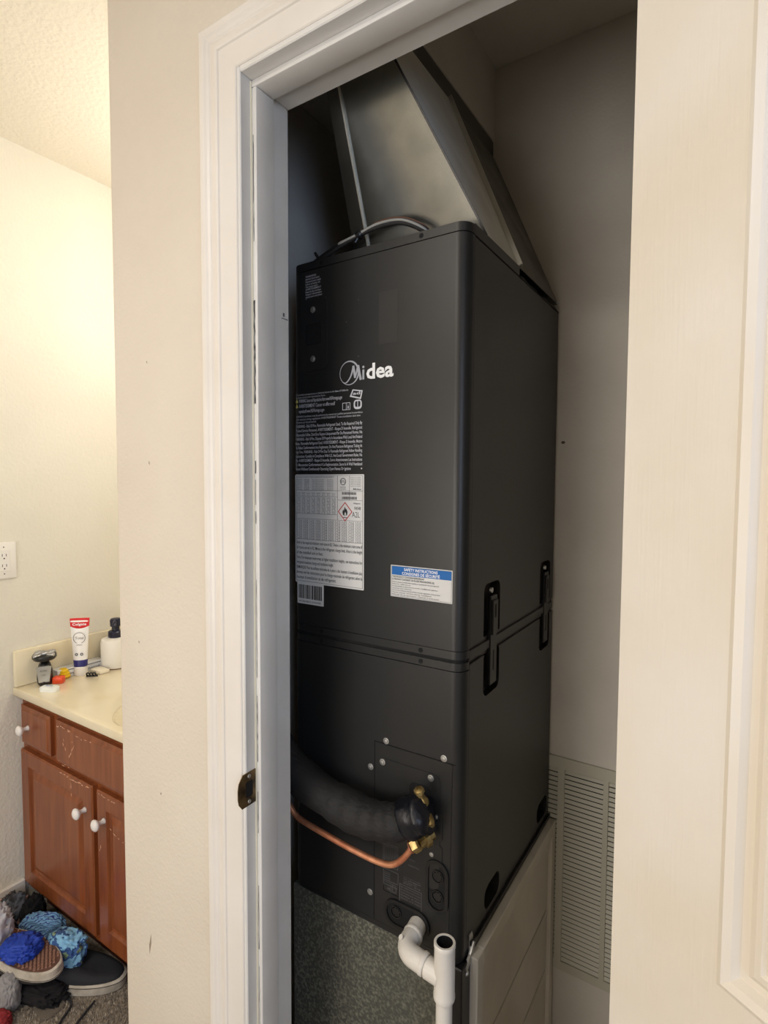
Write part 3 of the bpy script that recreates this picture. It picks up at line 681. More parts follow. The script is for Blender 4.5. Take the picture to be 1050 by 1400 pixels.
lq = thing('liquid_line', 'thin bare copper refrigerant tube curving below the black foam hose', 'pipe', (-.6, .785, .74))
b = bmesh.new()
tube(b, [(-.895, .80, .92), (-.80, .79, .85), (-.745, .785, .800), (-.720, .785, .773), (-.697, .785, .758), (-.638, .785, .750), (-.578, .785, .744), (-.520, .785, .742), (-.487, .785, .748), (-.464, .786, .768), (-.449, .788, .791), (-.443, .790, .803)], .0056, 12, 8)
obj('tube', b, COPPER, lq, 'all')
b = bmesh.new()
lathe(b, [(.0080, 0), (.0130, .002), (.0130, .013), (.0100, .016)], (-.4475, .785, .795), (.75, .35, .6), 6)
lathe(b, [(.0100, 0), (.0100, .010), (.014, .011), (.014, .020), (.009, .022), (.009, .030)], (-.437, .790, .801), (.55, 1, .35), 8)
obj('flare_nut', b, BRASS, lq, True)
b = bmesh.new(); lathe(b, [(.0098, 0), (.0108, .0015), (.0062, .0020)], (-.4482, .7848, .7945), (-.75, -.35, -.6), 18); obj('flare_ring', b, COPPER, lq, True)

pv = thing('condensate_drain', 'white plastic drain elbow and open topped tee running down from the unit', 'drain pipe', (-.377, .77, 0))
R1, R2 = .0134, .0168
b = bmesh.new(); tube(b, [(-.459, .829, .6215), (-.456, .800, .6205)], R2*.97, 20, 4, False); obj('stub', b, PVC, pv, True)
b = bmesh.new()
el = [(-.4560, .808, .6205), (-.4558, .798, .6203)]
for i in range(9):
    a = math.radians(90*i/8); el.append((-.4558+.024*(1-math.cos(a)), .794-.024*math.sin(a), .6203-.002*i/8))
el += [(-.415, .770, .6160)]
tube(b, el, R2, 22, 3, False)
for p, d in (((-.456, .808, .6205), (0, -1, 0)), ((-.4165, .770, .6165), (1, 0, -.12))): lathe(b, [(R2+.0006, -.002), (R2+.0012, 0), (R2+.0012, .004), (R2, .006)], p, d, 22)
lathe(b, [(.0045, 0), (.0045, .0015)], (-.4620, .7760, .6350), (-.4, -.6, .7), 12)
obj('elbow', b, PVC, pv, True)
b = bmesh.new(); tube(b, [(-.420, .770, .6166), (-.395, .770, .6130)], R1+.001, 20, 2, False); obj('connector', b, PVC, pv, True)
b = bmesh.new(); tx, ty = -.377, .770
lathe(b, [(R1, .0), (R2, .0), (R2+.0007, .003), (R2+.0007, .008), (R2, .010), (R2, .086), (R2+.0007, .088), (R2+.0007, .094), (R2, .095), (R1, .095), (R1, .060), (.001, .060)], (tx, ty, .577), (0, 0, 1), 26)
tube(b, [(-.408, .770, .6140), (-.384, .770, .6115)], R2, 22, 2, False)
te = obj('tee', b, PVC, pv, True)
b = bmesh.new(); lathe(b, [(R1-.0001, -.040), (R1-.0001, .0325), (R1-.0007, .0325), (R1-.0007, -.0395)], (tx, ty, .6385), (0, 0, 1), 24); obj('tee_bore_shade', b, DARKHOLE, te)  # dark lining added as the shade inside the white tee
b = bmesh.new(); tube(b, [(tx, ty, 0), (tx, ty, .585)], R1, 20, 2, False); obj('riser_pipe', b, PVC, pv, True)

cb = thing('control_cable', 'loose black and grey control cable bundle lying on top of the unit', 'cable', (-.58, .86, 1.83))
base = [(-.720, .850, 1.832), (-.700, .848, 1.8345), (-.650, .848, 1.850), (-.605, .850, 1.860), (-.565, .852, 1.868), (-.520, .856, 1.866), (-.485, .866, 1.850), (-.470, .885, 1.835)]
for k, (m_, r_, dy, dz, nm) in enumerate(((FOAM, .0042, 0, -.003, 'black_wire'), (BLACK2, .0036, .004, .004, 'black_wire'), (mat('grey_jacket', (150, 150, 146), .4), .0026, -.003, .001, 'grey_wire'), (mat('brown_jacket', (92, 60, 44), .5), .0018, .002, .007, 'brown_wire'))):
    b = bmesh.new(); tube(b, [(x, y+dy, z+dz*(.2 if i in (0, 3) else 1)) for i, (x, y, z) in enumerate(base)][(2 if k > 1 else 0):], r_, 8, 8); obj(nm, b, m_, cb, 'all')
b = bmesh.new(); lathe(b, [(.004, 0), (.0075, .002), (.0085, .010), (.006, .014)], (-.612, .850, 1.858), (1, 0, .3), 12)
tube(b, [(-.606, .848, 1.856), (-.612, .846, 1.846)], .002, 6); tube(b, [(-.700, .848, 1.836), (-.707, .846, 1.848)], .003, 6); obj('cable_tie', b, BLACK2, cb, True)
# stain and nail hole on closet back wall
b = bmesh.new(); lathe(b, [(.0035, 0), (.003, .0006)], (-.3643, 1.3538, 1.5043), (0, -1, 0), 12, 1.4)
tag(obj('nail_hole', b, mat('nail_hole', (90, 82, 74), .8)), 'small dark nail hole in the closet back wall right of the unit', 'hole')

# =================================================================== VANITY
VX0, VX1, VY = -1.9085, -1.0085, .823
va = thing('vanity_cabinet', 'reddish brown cherry vanity cabinet with white knobs and scuffed fronts', 'cabinet', ((VX0+VX1)/2, 1.1, 0))
b = bmesh.new(); box(b, (VX0, VY+.012, .097), (VX1, 1.365, .7315)); obj('body', b, WOOD, va)
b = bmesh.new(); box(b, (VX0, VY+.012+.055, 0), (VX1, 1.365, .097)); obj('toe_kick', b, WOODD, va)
def raised(name, x0, z0, x1, z1, fw, parent, knob=None, field=True):
    """framed front with a raised field"""
    b = bmesh.new(); yb = VY+.012; yf_ = VY-.006
    t = bmesh.new()
    if field:
        lv = [(0, yb), (0, yf_+.004), (.004, yf_), (fw, yf_), (fw+.004, yf_+.007), (fw+.012, yf_+.008), (fw+.030, yf_+.001), (fw+.032, yf_+.001)]
    else: lv = [(0, yb), (0, yf_+.006), (.010, yf_+.004), (.014, yf_), (.016, yf_)]
    vs = []
    for d, y in lv: vs += [(x0+d, y, z0+d), (x1-d, y, z0+d), (x1-d, y, z1-d), (x0+d, y, z1-d)]
    n_ = len(lv)
    add(t, vs, [(4*i+j, 4*i+(j+1) % 4, 4*(i+1)+(j+1) % 4, 4*(i+1)+j) for i in range(n_-1) for j in range(4)]+[tuple(4*(n_-1)+j for j in range(4)), (3, 2, 1, 0)])
    bmesh.ops.recalc_face_normals(t, faces=t.faces[:]); merge(b, t)
    d_ = obj(name, b, WOOD, parent)
    if knob:
        b = bmesh.new(); kx, kz = knob
        lathe(b, [(.0085, 0), (.0075, .003), (.0055, .008), (.0065, .015), (.0125, .020), (.0160, .025), (.0155, .029), (.010, .033), (.003, .0345)], (kx, yf_+.0002, kz), (0, -1, 0), 20)
        obj('knob', b, KNOB, d_, 'all')
    return d_
raised('drawer', -1.893, .580, -1.715, .7020, .03, va, (-1.838, .640), False)
df = raised('drawer_front', -1.683, .578, -1.235, .7030, .03, va, None, False)
raised('drawer', -1.205, .580, -1.030, .7020, .03, va, (-1.12, .640), False)
d1 = raised('door', -1.893, .125, -1.487, .560, .046, va, (-1.522, .484))
d2 = raised('door', -1.465, .125, -1.060, .560, .046, va, (-1.428, .484))
# scratches of missing stain
def chips(parent, lst, y):
    b = bmesh.new()
    for x0, z0, x1, z1, n_ in lst:
        for i in range(n_):
            t = (i+random.random()*.6)/n_; x = x0+(x1-x0)*t+random.gauss(0, .003); z = z0+(z1-z0)*t+random.gauss(0, .0022)
            a = random.uniform(.002, .009); h = random.uniform(.0008, .0020); th = math.atan2(z1-z0, x1-x0)
            c_, s_ = math.cos(th), math.sin(th)
            prism(b, [(x+c_*u-s_*v, z+s_*u+c_*v) for u, v in ((-a, 0), (0, -h), (a, 0), (0, h))], (0, y, 0), (1, 0, 0), (0, 0, 1), (0, -1, 0), .0003)
    o = obj('scratch', b, CHIP, parent); o['kind'] = 'stuff'
chips(df, [(-1.668, .690, -1.585, .690, 8), (-1.560, .686, -1.470, .687, 4), (-1.575, .660, -1.600, .610, 7), (-1.655, .582, -1.590, .581, 4), (-1.63, .66, -1.62, .62, 3)], VY-.0061)
chips(d1, [(-1.660, .552, -1.500, .550, 13), (-1.60, .535, -1.59, .50, 3)], VY-.0061)
chips(d2, [(-1.46, .552, -1.36, .550, 6), (-1.45, .40, -1.45, .39, 2), (-1.40, .47, -1.33, .45, 4)], VY-.0061)
# countertop with integral basin and splashes
ct = thing('vanity_countertop', 'cream cultured marble countertop with low side splash and oval basin', 'countertop', (-1.45, 1.09, .732))
b = bmesh.new(); box(b, (-1.9085, .806, .732), (-1.0085, 1.368, .758), .004, 2); slab = obj('slab', b, COUNTER, ct, True)
cbm = bmesh.new(); bx, by = -1.375, 1.075
lathe(cbm, [(.245, .01), (.245, -.001), (.236, -.006), (.20, -.014), (.15, -.0185), (.02, -.021)], (bx, by, .758), (0, 0, 1), 48, 1, .62)
for v in cbm.verts: pass
bmesh.ops.recalc_face_normals(cbm, faces=cbm.faces[:])
cut(slab, cbm)
b = bmesh.new(); box(b, (-1.9085, .808, .758), (-1.891, 1.368, .873), .004, 2); obj('side_splash', b, COUNTER, ct, True)
b = bmesh.new(); box(b, (-1.891, 1.350, .758), (-1.0085, 1.368, .873), .004, 2); obj('back_splash', b, COUNTER, ct, True)
b = bmesh.new(); lathe(b, [(.018, 0), (.018, .001), (.010, .0015)], (bx, by, .7372), (0, 0, 1), 20); obj('drain', b, STEEL, ct)

# things on the counter ------------------------------------------------
CT = .7581
VD = Vector((-.541, .84, 0)); RTV = Vector((.84, .541, 0))      # rough facing of the items (towards the room)
# shaver
sh = thing('electric_shaver', 'black and silver electric shaver with four round cutting heads standing by the corner', 'shaver', (-1.850, .876, CT))
c = Vector((-1.850, .876, 0)); SF = Vector((.85, -.52, 0)).normalized(); SR = Vector((.52, .85, 0)).normalized()
def oriented(bm, t): merge(bm, t, Matrix(((SR.x, SF.x*-1, 0, c.x), (SR.y, SF.y*-1, 0, c.y), (0, 0, 1, CT), (0, 0, 0, 1))) @ Matrix.Scale(1.22, 4))
t = bmesh.new(); lathe(t, [(.017, 0), (.021, .004), (.0235, .018), (.0215, .040), (.017, .054), (.012, .060)], (0, 0, 0), (0, 0, 1), 20, 1, .8); b = bmesh.new(); oriented(b, t); obj('grip', b, BLACK2, sh, 'all')
t = bmesh.new(); prism(t, [(-.012, .012), (.012, .012), (.0165, .050), (.010, .0535), (-.010, .0535), (-.0165, .050)], (0, -.0150, 0), (1, 0, 0), (0, 0, 1), (0, -1, .0), .0085, .0015); b = bmesh.new(); oriented(b, t); fp = obj('silver_face', b, mat('satin_silver', (200, 198, 190), .3, .7), sh, True)
t = bmesh.new(); text(t, 'ROTARY', (-.008, -.0238, .040), .0045, .016); text(t, '100', (-.004, -.0238, .030), .003, .008); b = bmesh.new(); oriented(b, t); obj('print', b, INK, fp)
t = bmesh.new(); lathe(t, [(.010, .058), (.014, .063), (.027, .067), (.0315, .072), (.0310, .078), (.0285, .0815)], (0, 0, 0), (0, 0, 1), 24, 1, .9); b = bmesh.new(); oriented(b, t); hd = obj('head', b, BLACK2, sh, 'all')
CHR = mat('chrome', (190, 190, 192), .28, .9)
for px, py, pz in ((-.0150, -.0125, .0800), (.0150, -.0125, .0800), (-.0150, .0135, .0810), (.0150, .0135, .0810), (0, 0, .0825)):
    t = bmesh.new(); lathe(t, [(.0098, -.006), (.0098, .0025), (.0080, .0042), (.004, .0046), (.0035, .0036)], (px, py, pz), (px*3, -.10+py*4, 1), 18); b = bmesh.new(); oriented(b, t); obj('cutter_head', b, CHR, hd, 'all')
# toothpaste
tp = thing('toothpaste_tube', 'toothpaste tube standing on its cap with red top and navy band', 'toothpaste', (-1.846, .988, CT))
c = Vector((-1.846, .988, 0)); SF = Vector((.70, -.71, 0)).normalized(); SR = Vector((.71, .70, 0)).normalized()
def tube_sec(z):   # half width, half depth
    k = (z-.030)/(.185-.030); return .0205+(.0300-.0205)*k, max(.0016, .0165*max(0, 1-k)**.7)
def tsurf(bm, z0, z1, e=0, rings=10, zf=None):
    vs = []; seg = 24; fs = []
    for i in range(rings+1):
        z = z0+(z1-z0)*i/rings
        for k in range(seg):
            a = 2*math.pi*k/seg; zz = z
            if zf and i == 0: zz = zf(math.cos(a), z)
            hw, hd_ = tube_sec(zz); p = c+SR*((hw+e)*math.cos(a))+SF*((hd_+e)*math.sin(a)); vs.append((p.x, p.y, CT+zz))
    for i in range(rings):
        for k in range(seg): fs.append((i*seg+k, i*seg+(k+1) % seg, (i+1)*seg+(k+1) % seg, (i+1)*seg+k))
    fs += [tuple(range(seg))[::-1], tuple(range(rings*seg, (rings+1)*seg))]
    add(bm, vs, fs)
b = bmesh.new(); tsurf(b, .030, .190); bd = obj('tube_body', b, mat('tube_white', (246, 243, 238), .3), tp, 'all')
b = bmesh.new(); tsurf(b, .158, .191, .0004, 6, lambda cx, z: z+.008*abs(cx)**2-.001); obj('red_band', b, mat('tube_red', (218, 34, 40), .6), bd, 'all')
b = bmesh.new(); tsurf(b, .029, .052, .0004, 4); obj('navy_band', b, mat('tube_navy', (40, 38, 110), .35), bd, 'all')
b = bmesh.new(); lathe(b, [(.0195, 0), (.0205, .002), (.0200, .028), (.017, .030)], (c.x, c.y, CT), (0, 0, 1), 28); obj('cap', b, mat('cap_white', (238, 232, 222), .3), tp, True)
def tube_text(bm, s, z, h, wdt, bold=0):
    hd_ = tube_sec(z)[1]; p = c+SF*(hd_+.0014)+SR*(-wdt/2)
    text(bm, s, (p.x, p.y, CT+z), h, wdt, U=SR, V=Vector((0, 0, 1))-SF*.11, bold=bold)
b = bmesh.new(); tube_text(b, 'Colgate', .1675, .0080, .043, .02); obj('print', b, LOGO, bd)
b = bmesh.new(); tube_text(b, 'Total', .122, .0085, .026); tube_text(b, 'WHITENING', .101, .0042, .018)
cc = c+SF*(tube_sec(.126)[1]+.0010)
ring(b, circ(0, .126, .0190, 24), circ(0, .126, .0176, 24), (cc.x, cc.y, CT), SR, Vector((0, 0, 1))-SF*.0, SF, .0003)
for dx in (-.008, .008):
    cc = c+SF*(tube_sec(.072)[1]+.0008); ring(b, circ(dx, .072, .0050, 12), circ(dx, .072, .0020, 12), (cc.x, cc.y, CT), SR, (0, 0, 1), SF, .0003)
obj('print', b, GREYINK, bd)
# soap dispenser
sd = thing('soap_dispenser', 'white cylindrical soap bottle with a navy pump top beside the toothpaste', 'soap dispenser', (-1.832, 1.105, CT))
b = bmesh.new(); lathe(b, [(.047, 0), (.049, .003), (.049, .088), (.046, .098), (.036, .103), (.020, .104)], (-1.832, 1.105, CT), (0, 0, 1), 36); obj('bottle', b, mat('bottle_white', (240, 236, 226), .35), sd, True)
b = bmesh.new(); lathe(b, [(.048, 0), (.0496, .001), (.0496, .003), (.048, .004)], (-1.832, 1.105, CT), (0, 0, 1), 36); obj('base_ring', b, mat('ring_brown', (120, 84, 60), .5), sd, True)
NAVY = mat('pump_navy', (24, 28, 52), .3)
b = bmesh.new(); lathe(b, [(.0235, 0), (.0245, .002), (.0245, .018), (.021, .022), (.0130, .023), (.0125, .036), (.0175, .038), (.0185, .058), (.015, .064), (.006, .066)], (-1.832, 1.105, CT+.104), (0, 0, 1), 26)
pm = obj('pump', b, NAVY, sd, True)
b = bmesh.new(); tube(b, [(-1.828, 1.102, CT+.158), (-1.80, 1.082, CT+.161), (-1.787, 1.073, CT+.150)], .006, 10); obj('nozzle', b, NAVY, pm, 'all')
# box lying along the side splash
tb = thing('toothpaste_carton', 'flat white printed carton lying along the side splash behind the tube', 'carton', (-1.872, 1.00, CT))
b = bmesh.new(); box(b, (-1.889, .915, CT), (-1.853, 1.072, CT+.030), .001); cn = obj('carton', b, WHITEP, tb)
b = bmesh.new(); box(b, (-1.8532, .925, CT+.0230), (-1.8526, 1.065, CT+.0250))
text(b, 'whitening', (-1.8525, .930, CT+.008), .008, .04, U=(0, 1, 0)); text(b, 'advanced', (-1.8525, 1.010, CT+.008), .007, .045, U=(0, 1, 0)); obj('print', b, INK, cn)
tb = thing('toothbrush_packet', 'small clear white packet lying on the counter right of the tube', 'packet', (-1.80, 1.045, CT))
b = bmesh.new(); box(b, (-1.845, 1.018, CT), (-1.785, 1.054, CT+.012), .004, 2)
obj('packet', b, mat('packet_cream', (240, 230, 206), .3), tb, True)
b = bmesh.new(); text(b, 'soft', (-1.835, 1.0176, CT+.003), .006, .03, bold=.01); obj('print', b, GREYINK, tb)
# lettered clip
b = bmesh.new()
for i in range(3):
    tube(b, [(-1.803+i*.0075, .985+i*.006, CT+.003), (-1.800+i*.0075, .982+i*.006, CT+.013), (-1.794+i*.0075, .986+i*.006, CT+.014), (-1.794+i*.0075, .990+i*.006, CT+.003)], .0026, 6, 4)
tube(b, [(-1.806, .984, CT+.0035), (-1.777, 1.006, CT+.0045)], .0034, 8, 4)
tag(obj('hair_clip', b, BLACK2, None, 'all'), 'tiny black plastic clip lying on the open counter below the tube', 'clip')
# yellow stacked cap, orange block, white floss box
yc = thing('yellow_cap', 'yellow ridged round cap between the shaver and the tube', 'cap', (-1.862, .938, CT))
b = bmesh.new(); lathe(b, [(.018, 0), (.022, .002), (.022, .008), (.019, .010), (.020, .012), (.020, .017), (.016, .019), (.017, .021), (.016, .026), (.010, .031), (.003, .032)], (-1.862, .938, CT), (0, 0, 1), 26)
obj('ridged_shell', b, mat('yellow_plastic', (238, 196, 24), .35), yc, True)
b = bmesh.new(); lathe(b, [(.0225, .0035), (.0232, .0042), (.0232, .0056), (.0225, .0062)], (-1.862, .938, CT), (0, 0, 1), 26); obj('groove_ring', b, mat('yellow_dark', (196, 142, 16), .4), yc, True)
b = bmesh.new(); t = bmesh.new(); box(t, (-.016, -.012, 0), (.016, .012, .021), .003, 2); merge(b, t, Matrix.Translation((-1.826, .906, CT)) @ Matrix.Rotation(math.radians(40), 4, 'Z'))
tag(obj('orange_block', b, mat('orange_plastic', (238, 82, 40), .4), None, True), 'small orange plastic block in front of the yellow cap', 'block')
fb = thing('floss_container', 'flat white floss container with blue mark at the front of the counter', 'floss', (-1.775, .853, CT))
b = bmesh.new(); t = bmesh.new(); prism(t, rrect(-.028, -.016, .028, .016, .013, 6), (0, 0, 0), (1, 0, 0), (0, 1, 0), (0, 0, 1), .013, .003)
merge(b, t, Matrix.Translation((-1.782, .856, CT)) @ Matrix.Rotation(math.radians(28), 4, 'Z')); obj('case', b, mat('floss_white', (240, 242, 236), .3), fb, True)
b = bmesh.new(); text(b, 'floss', (-1.797, .850, CT+.0134), .008, .024, U=(math.cos(.49), math.sin(.49), 0), V=(-math.sin(.49), math.cos(.49), 0), bold=.02); obj('print', b, BLUEINK, fb)

# outlet plate
op = thing('outlet_plate', 'white double outlet cover plate on the bathroom side wall above the counter', 'outlet', (-1.909, .768, 1.16))
b = bmesh.new(); box(b, (-1.9088, .709, 1.104), (-1.903, .8265, 1.2165), .0018, 2); obj('plate', b, PLATE, op, True)
for yy in (.738, .792):
    b = bmesh.new(); box(b, (-1.9035, yy-.0165, 1.127), (-1.9015, yy+.0165, 1.193), .0008); rc = obj('receptacle', b, PLATE, op)
    b = bmesh.new()
    for zz in (1.138, 1.170):
        for dy in (-.006, .005): box(b, (-1.9016, yy+dy, zz+.003), (-1.9012, yy+dy+.0016, zz+.011))
        lathe(b, [(.0022, 0), (.0022, .0004)], (-1.9016, yy, zz-.003), (1, 0, 0), 10)
    obj('slots', b, INK, rc)
for zz in (1.119, 1.202):
    for yy in (.738, .792):
        b = bmesh.new(); lathe(b, [(.0022, 0), (.0018, .0007)], (-1.9031, yy, zz), (1, 0, 0), 10); obj('screw', b, GREYINK, op)

# =================================================================== CLOTHES AND SHOES ON THE CARPET
def cloth(name, c, r, rot, m, label, cat, seed=0, fold=.12, freq=3.2, sq=2.6, tilt=0, lift=0):
    bm = bmesh.new(); bmesh.ops.create_icosphere(bm, subdivisions=5, radius=1)
    S = Vector((seed*3.1, seed*1.7, seed*.9)); R_ = Matrix.Rotation(rot, 3, 'Z') @ Matrix.Rotation(tilt, 3, 'Y')
    for v in bm.verts:
        d = v.co.normalized()
        q = Vector((d.x*freq, d.y*freq*.55, d.z*freq))+S
        n1 = noise.noise(q+Vector((noise.noise(q*.7), noise.noise(q*.7+S), 0))*1.2)
        rid = 1-abs(n1)*2.6; n2 = noise.noise(q*2.7)
        rid2 = 1-abs(noise.noise(q*2.1+Vector((n1, -n1, n1*.5))*1.6))*3
        k = .92+fold*1.25*rid+fold*.55*rid2+fold*.25*n2+.12*noise.noise(d*1.3+S)
        e = [abs(a)**(2/sq)*(1 if a >= 0 else -1) for a in d]
        v.co = R_ @ Vector((e[0]*r[0]*k, e[1]*r[1]*k, e[2]*r[2]*k))
    zm = min(v.co.z for v in bm.verts)
    for v in bm.verts:
        z = v.co.z+c[2]; v.co = Vector((v.co.x+c[0], v.co.y+c[1], max(z, .003+lift)))
    return tag(obj(name, bm, m, None, 'all'), label, cat)
def printed(name, a, bcol, scale, kind='wave', ccol=None, dist=6):
    m = bpy.data.materials.new(name); m.use_nodes = True; nt = m.node_tree; bs_ = nt.nodes['Principled BSDF']; bs_.inputs['Roughness'].default_value = .85
    tc = nt.nodes.new('ShaderNodeTexCoord')
    if kind == 'wave':
        w_ = nt.nodes.new('ShaderNodeTexWave'); w_.inputs['Scale'].default_value = scale; w_.inputs['Distortion'].default_value = dist; w_.inputs['Detail'].default_value = 1; w_.wave_type = 'RINGS'
    else:
        w_ = nt.nodes.new('ShaderNodeTexNoise'); w_.inputs['Scale'].default_value = scale; w_.inputs['Detail'].default_value = 2
    nt.links.new(tc.outputs['Object'], w_.inputs['Vector'])
    cr = nt.nodes.new('ShaderNodeValToRGB'); cr.color_ramp.interpolation = 'CONSTANT' if kind != 'wave' else 'EASE'
    e = cr.color_ramp.elements; e[0].color = lin(a); e[1].color = lin(bcol); e[0].position = .0; e[1].position = .5
    if ccol: x = e.new(.62 if kind != 'wave' else .85); x.color = lin(ccol)
    nt.links.new(w_.outputs['Fac'] if 'Fac' in w_.outputs else w_.outputs[0], cr.inputs[0]); nt.links.new(cr.outputs[0], bs_.inputs['Base Color'])
    return m
cloth('camouflage_shorts', (-1.852, .762, .055), (.048, .046, .068), .4, printed('camo', (84, 88, 96), (52, 54, 58), 34, 'noise', (214, 166, 148)), 'crumpled grey and pink camouflage shorts against the baseboard', 'shorts', 1)
cloth('black_cloth', (-1.792, .796, .055), (.026, .036, .070), .3, mat('black_cotton', (18, 18, 20), .9), 'crumpled black cloth beside the camouflage shorts by the cabinet corner', 'clothing', 2)
cloth('patterned_towel', (-1.708, .781, .060), (.068, .032, .062), .55, printed('blue_rings', (30, 54, 150), (158, 206, 240), 62, 'wave', (120, 176, 220), 5), 'light blue cloth with dark blue line pattern, crumpled by the cabinet', 'clothing', 3, .06)
cloth('printed_shirt', (-1.558, .772, .094), (.060, .033, .048), .3, printed('blue_print', (136, 190, 226), (58, 92, 150), 38, 'noise', (136, 158, 124)), 'light blue printed garment lying over the black shoe', 'clothing', 5, .10)
cloth('grey_shirt', (-1.722, .655, .115), (.050, .046, .105), .3, mat('grey_cotton', (196, 196, 202), .9), 'pale grey crumpled shirt heaped nearest the left wall', 'clothing', 7, .13, 4.5)
cloth('grey_sock', (-1.590, .640, .052), (.030, .026, .050), .3, mat('sock_grey', (150, 147, 147), .95), 'small grey sock hanging below the grey shirt', 'sock', 8, .08)
cloth('blue_cloth', (-1.606, .680, .140), (.046, .040, .022), .5, mat('royal_blue', (28, 66, 176), .6), 'bright royal blue cloth tucked on the upturned shoe sole', 'clothing', 9, .14)
cloth('dark_trousers', (-1.590, .700, .022), (.110, .040, .026), .25, mat('dark_cloth', (26, 24, 26), .95), 'black fabric lying flat underneath the upturned shoe', 'clothing', 11, .10)
cloth('red_cloth', (-1.560, .606, .018), (.03, .020, .02), .2, mat('red_cloth', (140, 40, 44), .9), 'scrap of red cloth at the bottom left corner', 'clothing', 12, .10)
for o in COL.objects:
    if o.name in ('camouflage_shorts', 'black_cloth', 'patterned_towel', 'printed_shirt', 'grey_shirt', 'grey_sock', 'blue_cloth', 'dark_trousers', 'red_cloth'): o['group'] = 'clothes heaped on the carpet'

def shoe_outline(L, w_):
    """sole outline, toe towards +x"""
    pts = []
    for i in range(36):
        a = 2*math.pi*i/36; cx = math.cos(a); sx = math.sin(a)
        x = cx*L/2; k = .5+.5*cx
        hw = w_/2*(.74+.26*math.sin(k*math.pi*.62+.25)) * (abs(sx)**.78 if sx else 0)*(1 if sx > 0 else -1)
        pts.append((x, hw))
    return pts
RUB = mat('shoe_rubber', (214, 206, 192), .6, var=(30, (176, 166, 150)))
def shoe(name, M, label, upper_m, sole_m, waffle=False):
    root = thing(name, label, 'shoe', M.translation); L, w_ = .275, .100
    out = shoe_outline(L, w_); inn = [(x*.985, y*.97) for x, y in out]
    b = bmesh.new(); t = bmesh.new()
    n_ = len(out); rows = [(0, .97), (.003, 1.0), (.020, 1.0), (.022, 1.012), (.026, 1.012), (.028, .99), (.030, .97)]
    vs = [(x*k, y*k, z) for z, k in rows for x, y in out]
    add(t, vs, [(i*n_+j, i*n_+(j+1) % n_, (i+1)*n_+(j+1) % n_, (i+1)*n_+j) for i in range(len(rows)-1) for j in range(n_)]+[tuple(range(n_))[::-1], tuple(range((len(rows)-1)*n_, len(rows)*n_))])
    merge(b, t, M); obj('foxing', b, RUB, root, True)
    b = bmesh.new(); t = bmesh.new(); ks = [(0, .96, .028), (.25, .95, .040), (.5, .90, .052), (.75, .72, .062), (.95, .38, .068)]
    vs = []
    for kk, s, z in ks:
        for x, y in out:
            f = (x+L/2)/L; zz = .028+(z-.028)*(1 if f < .5 else max(.45, 1-(f-.5)*1.15))
            vs.append((x*s+(1-s)*-.02, y*s, zz))
    add(t, vs, [(i*n_+j, i*n_+(j+1) % n_, (i+1)*n_+(j+1) % n_, (i+1)*n_+j) for i in range(len(ks)-1) for j in range(n_)]+[tuple(range((len(ks)-1)*n_, len(ks)*n_))])
    merge(b, t, M); obj('upper', b, upper_m, root, 'all')
    b = bmesh.new(); t = bmesh.new(); add(t, [(x*.955, y*.93, -.0006) for x, y in out], [tuple(range(n_))[::-1]]); merge(b, t, M); obj('outsole', b, sole_m, root)
    if waffle:
        b = bmesh.new(); t = bmesh.new(); s = .0115
        i = 0; x = -L/2
        while x < L/2:
            y = -w_/2+(s*.5 if i % 2 else 0)
            while y < w_/2:
                k = next((abs(p[1]) for p in out if abs(p[0]-x) < .012), 0)
                if abs(y) < k*.9-.004 and abs(x) < L/2-.010:
                    r_ = s*.40; add(t, [(x-r_, y, -.0008), (x, y-r_, -.0008), (x+r_, y, -.0008), (x, y+r_, -.0008), (x-r_*.8, y, -.0042), (x, y-r_*.8, -.0042), (x+r_*.8, y, -.0042), (x, y+r_*.8, -.0042)], [(4, 7, 6, 5), (0, 4, 5, 1), (1, 5, 6, 2), (2, 6, 7, 3), (3, 7, 4, 0)])
                y += s
            x += s*.62; i += 1
        merge(b, t, M); o = obj('waffle_lugs', b, mat('gum_rubber', (150, 112, 94), .7), root); o['kind'] = 'stuff'
    b = bmesh.new(); t = bmesh.new()
    n2 = 10
    for z0 in (.0235,):
        vs = [(x*1.0135, y*1.0135, z) for z in (z0-.0015, z0+.0005) for x, y in out]
        add(t, vs, [(j, (j+1) % n_, n_+(j+1) % n_, n_+j) for j in range(n_)])
    merge(b, t, M); obj('sole_stripe', b, BLACK2, root)
    return root
def frameM(origin, fw_, upv):
    x = Vector(fw_).normalized(); z = (Vector(upv)-x*Vector(upv).dot(x)).normalized(); y = z.cross(x)
    m = Matrix((x, y, z)).transposed().to_4x4(); m.translation = Vector(origin); return m
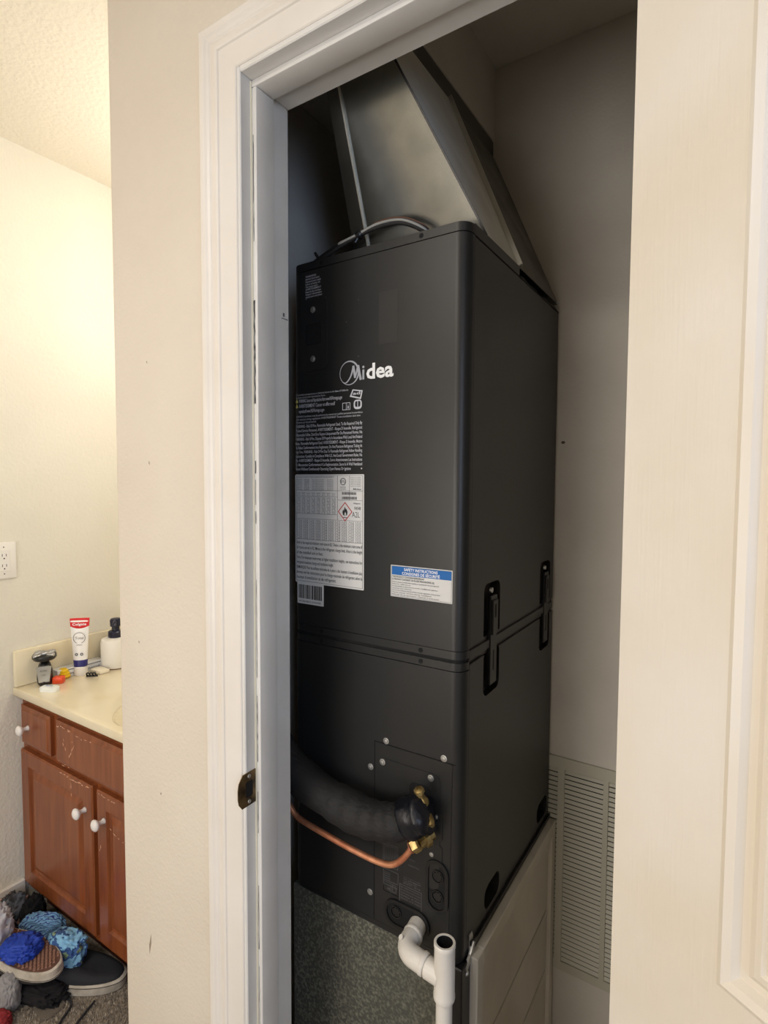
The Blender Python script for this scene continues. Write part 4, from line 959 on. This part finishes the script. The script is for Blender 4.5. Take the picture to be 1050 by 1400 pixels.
shoe('canvas_shoe', frameM((-1.524, .788, .0035), (.88, .47, 0), (0, 0, 1)), 'black canvas skate shoe with white rubber edge beside the cabinet', mat('black_canvas', (38, 39, 44), .85, bump=(300, .0005)), INK)
shoe('canvas_shoe', frameM((-1.622, .688, .122), (.98, .20, -.03), (-.05, .10, -1)), 'upturned canvas shoe showing its brown waffle sole and white edge', mat('tan_canvas', (60, 56, 56), .85), mat('gum_sole', (104, 72, 60), .8), True)
b = bmesh.new(); tube(b, [(-1.525, .745, .034), (-1.512, .738, .010), (-1.490, .742, .006), (-1.463, .735, .006), (-1.445, .705, .006), (-1.435, .680, .006), (-1.46, .64, .006)], .0032, 8, 8)
tag(obj('shoe_lace', b, INK, None, 'all'), 'black lace trailing over the carpet, the left one of two', 'lace')
b = bmesh.new(); tube(b, [(-1.422, .776, .006), (-1.412, .748, .006), (-1.399, .716, .006), (-1.380, .690, .006), (-1.385, .660, .006)], .0032, 8, 8)
tag(obj('shoe_lace', b, INK, None, 'all'), 'black lace trailing over the carpet, the right one below the shoe toe', 'lace')
b = bmesh.new(); prism(b, rrect(-1.545, .672, -1.475, .735, .02, 5), (0, 0, .001), (1, 0, 0), (0, 1, 0), (0, 0, 1), .006, .002)
tag(obj('shoe_insole', b, mat('insole_grey', (118, 108, 96), .95), None, True), 'loose greyish brown insole lying flat on the carpet between the laces', 'insole')

# carpet tufts where the carpet is in view
b = bmesh.new(); vs = []; fs = []
for i in range(9000):
    x = random.uniform(-1.56, -1.22); y = random.uniform(.60, .87); a = random.uniform(0, 6.28); h = random.uniform(.004, .009); r_ = random.uniform(.0010, .0018)
    dx, dy = random.gauss(0, .0022), random.gauss(0, .0022); k = len(vs)
    for j in range(3): vs.append((x+r_*math.cos(a+j*2.1), y+r_*math.sin(a+j*2.1), 0))
    vs.append((x+dx, y+dy, h)); fs += [(k, k+1, k+3), (k+1, k+2, k+3), (k+2, k, k+3)]
add(b, vs, fs)
tag(obj('carpet_tufts', b, mat('carpet_yarn', (196, 184, 166), .95, var=(90, (132, 120, 106)))), 'short speckled beige carpet pile in front of the vanity', 'carpet')
bpy.data.objects['carpet_tufts']['kind'] = 'stuff'
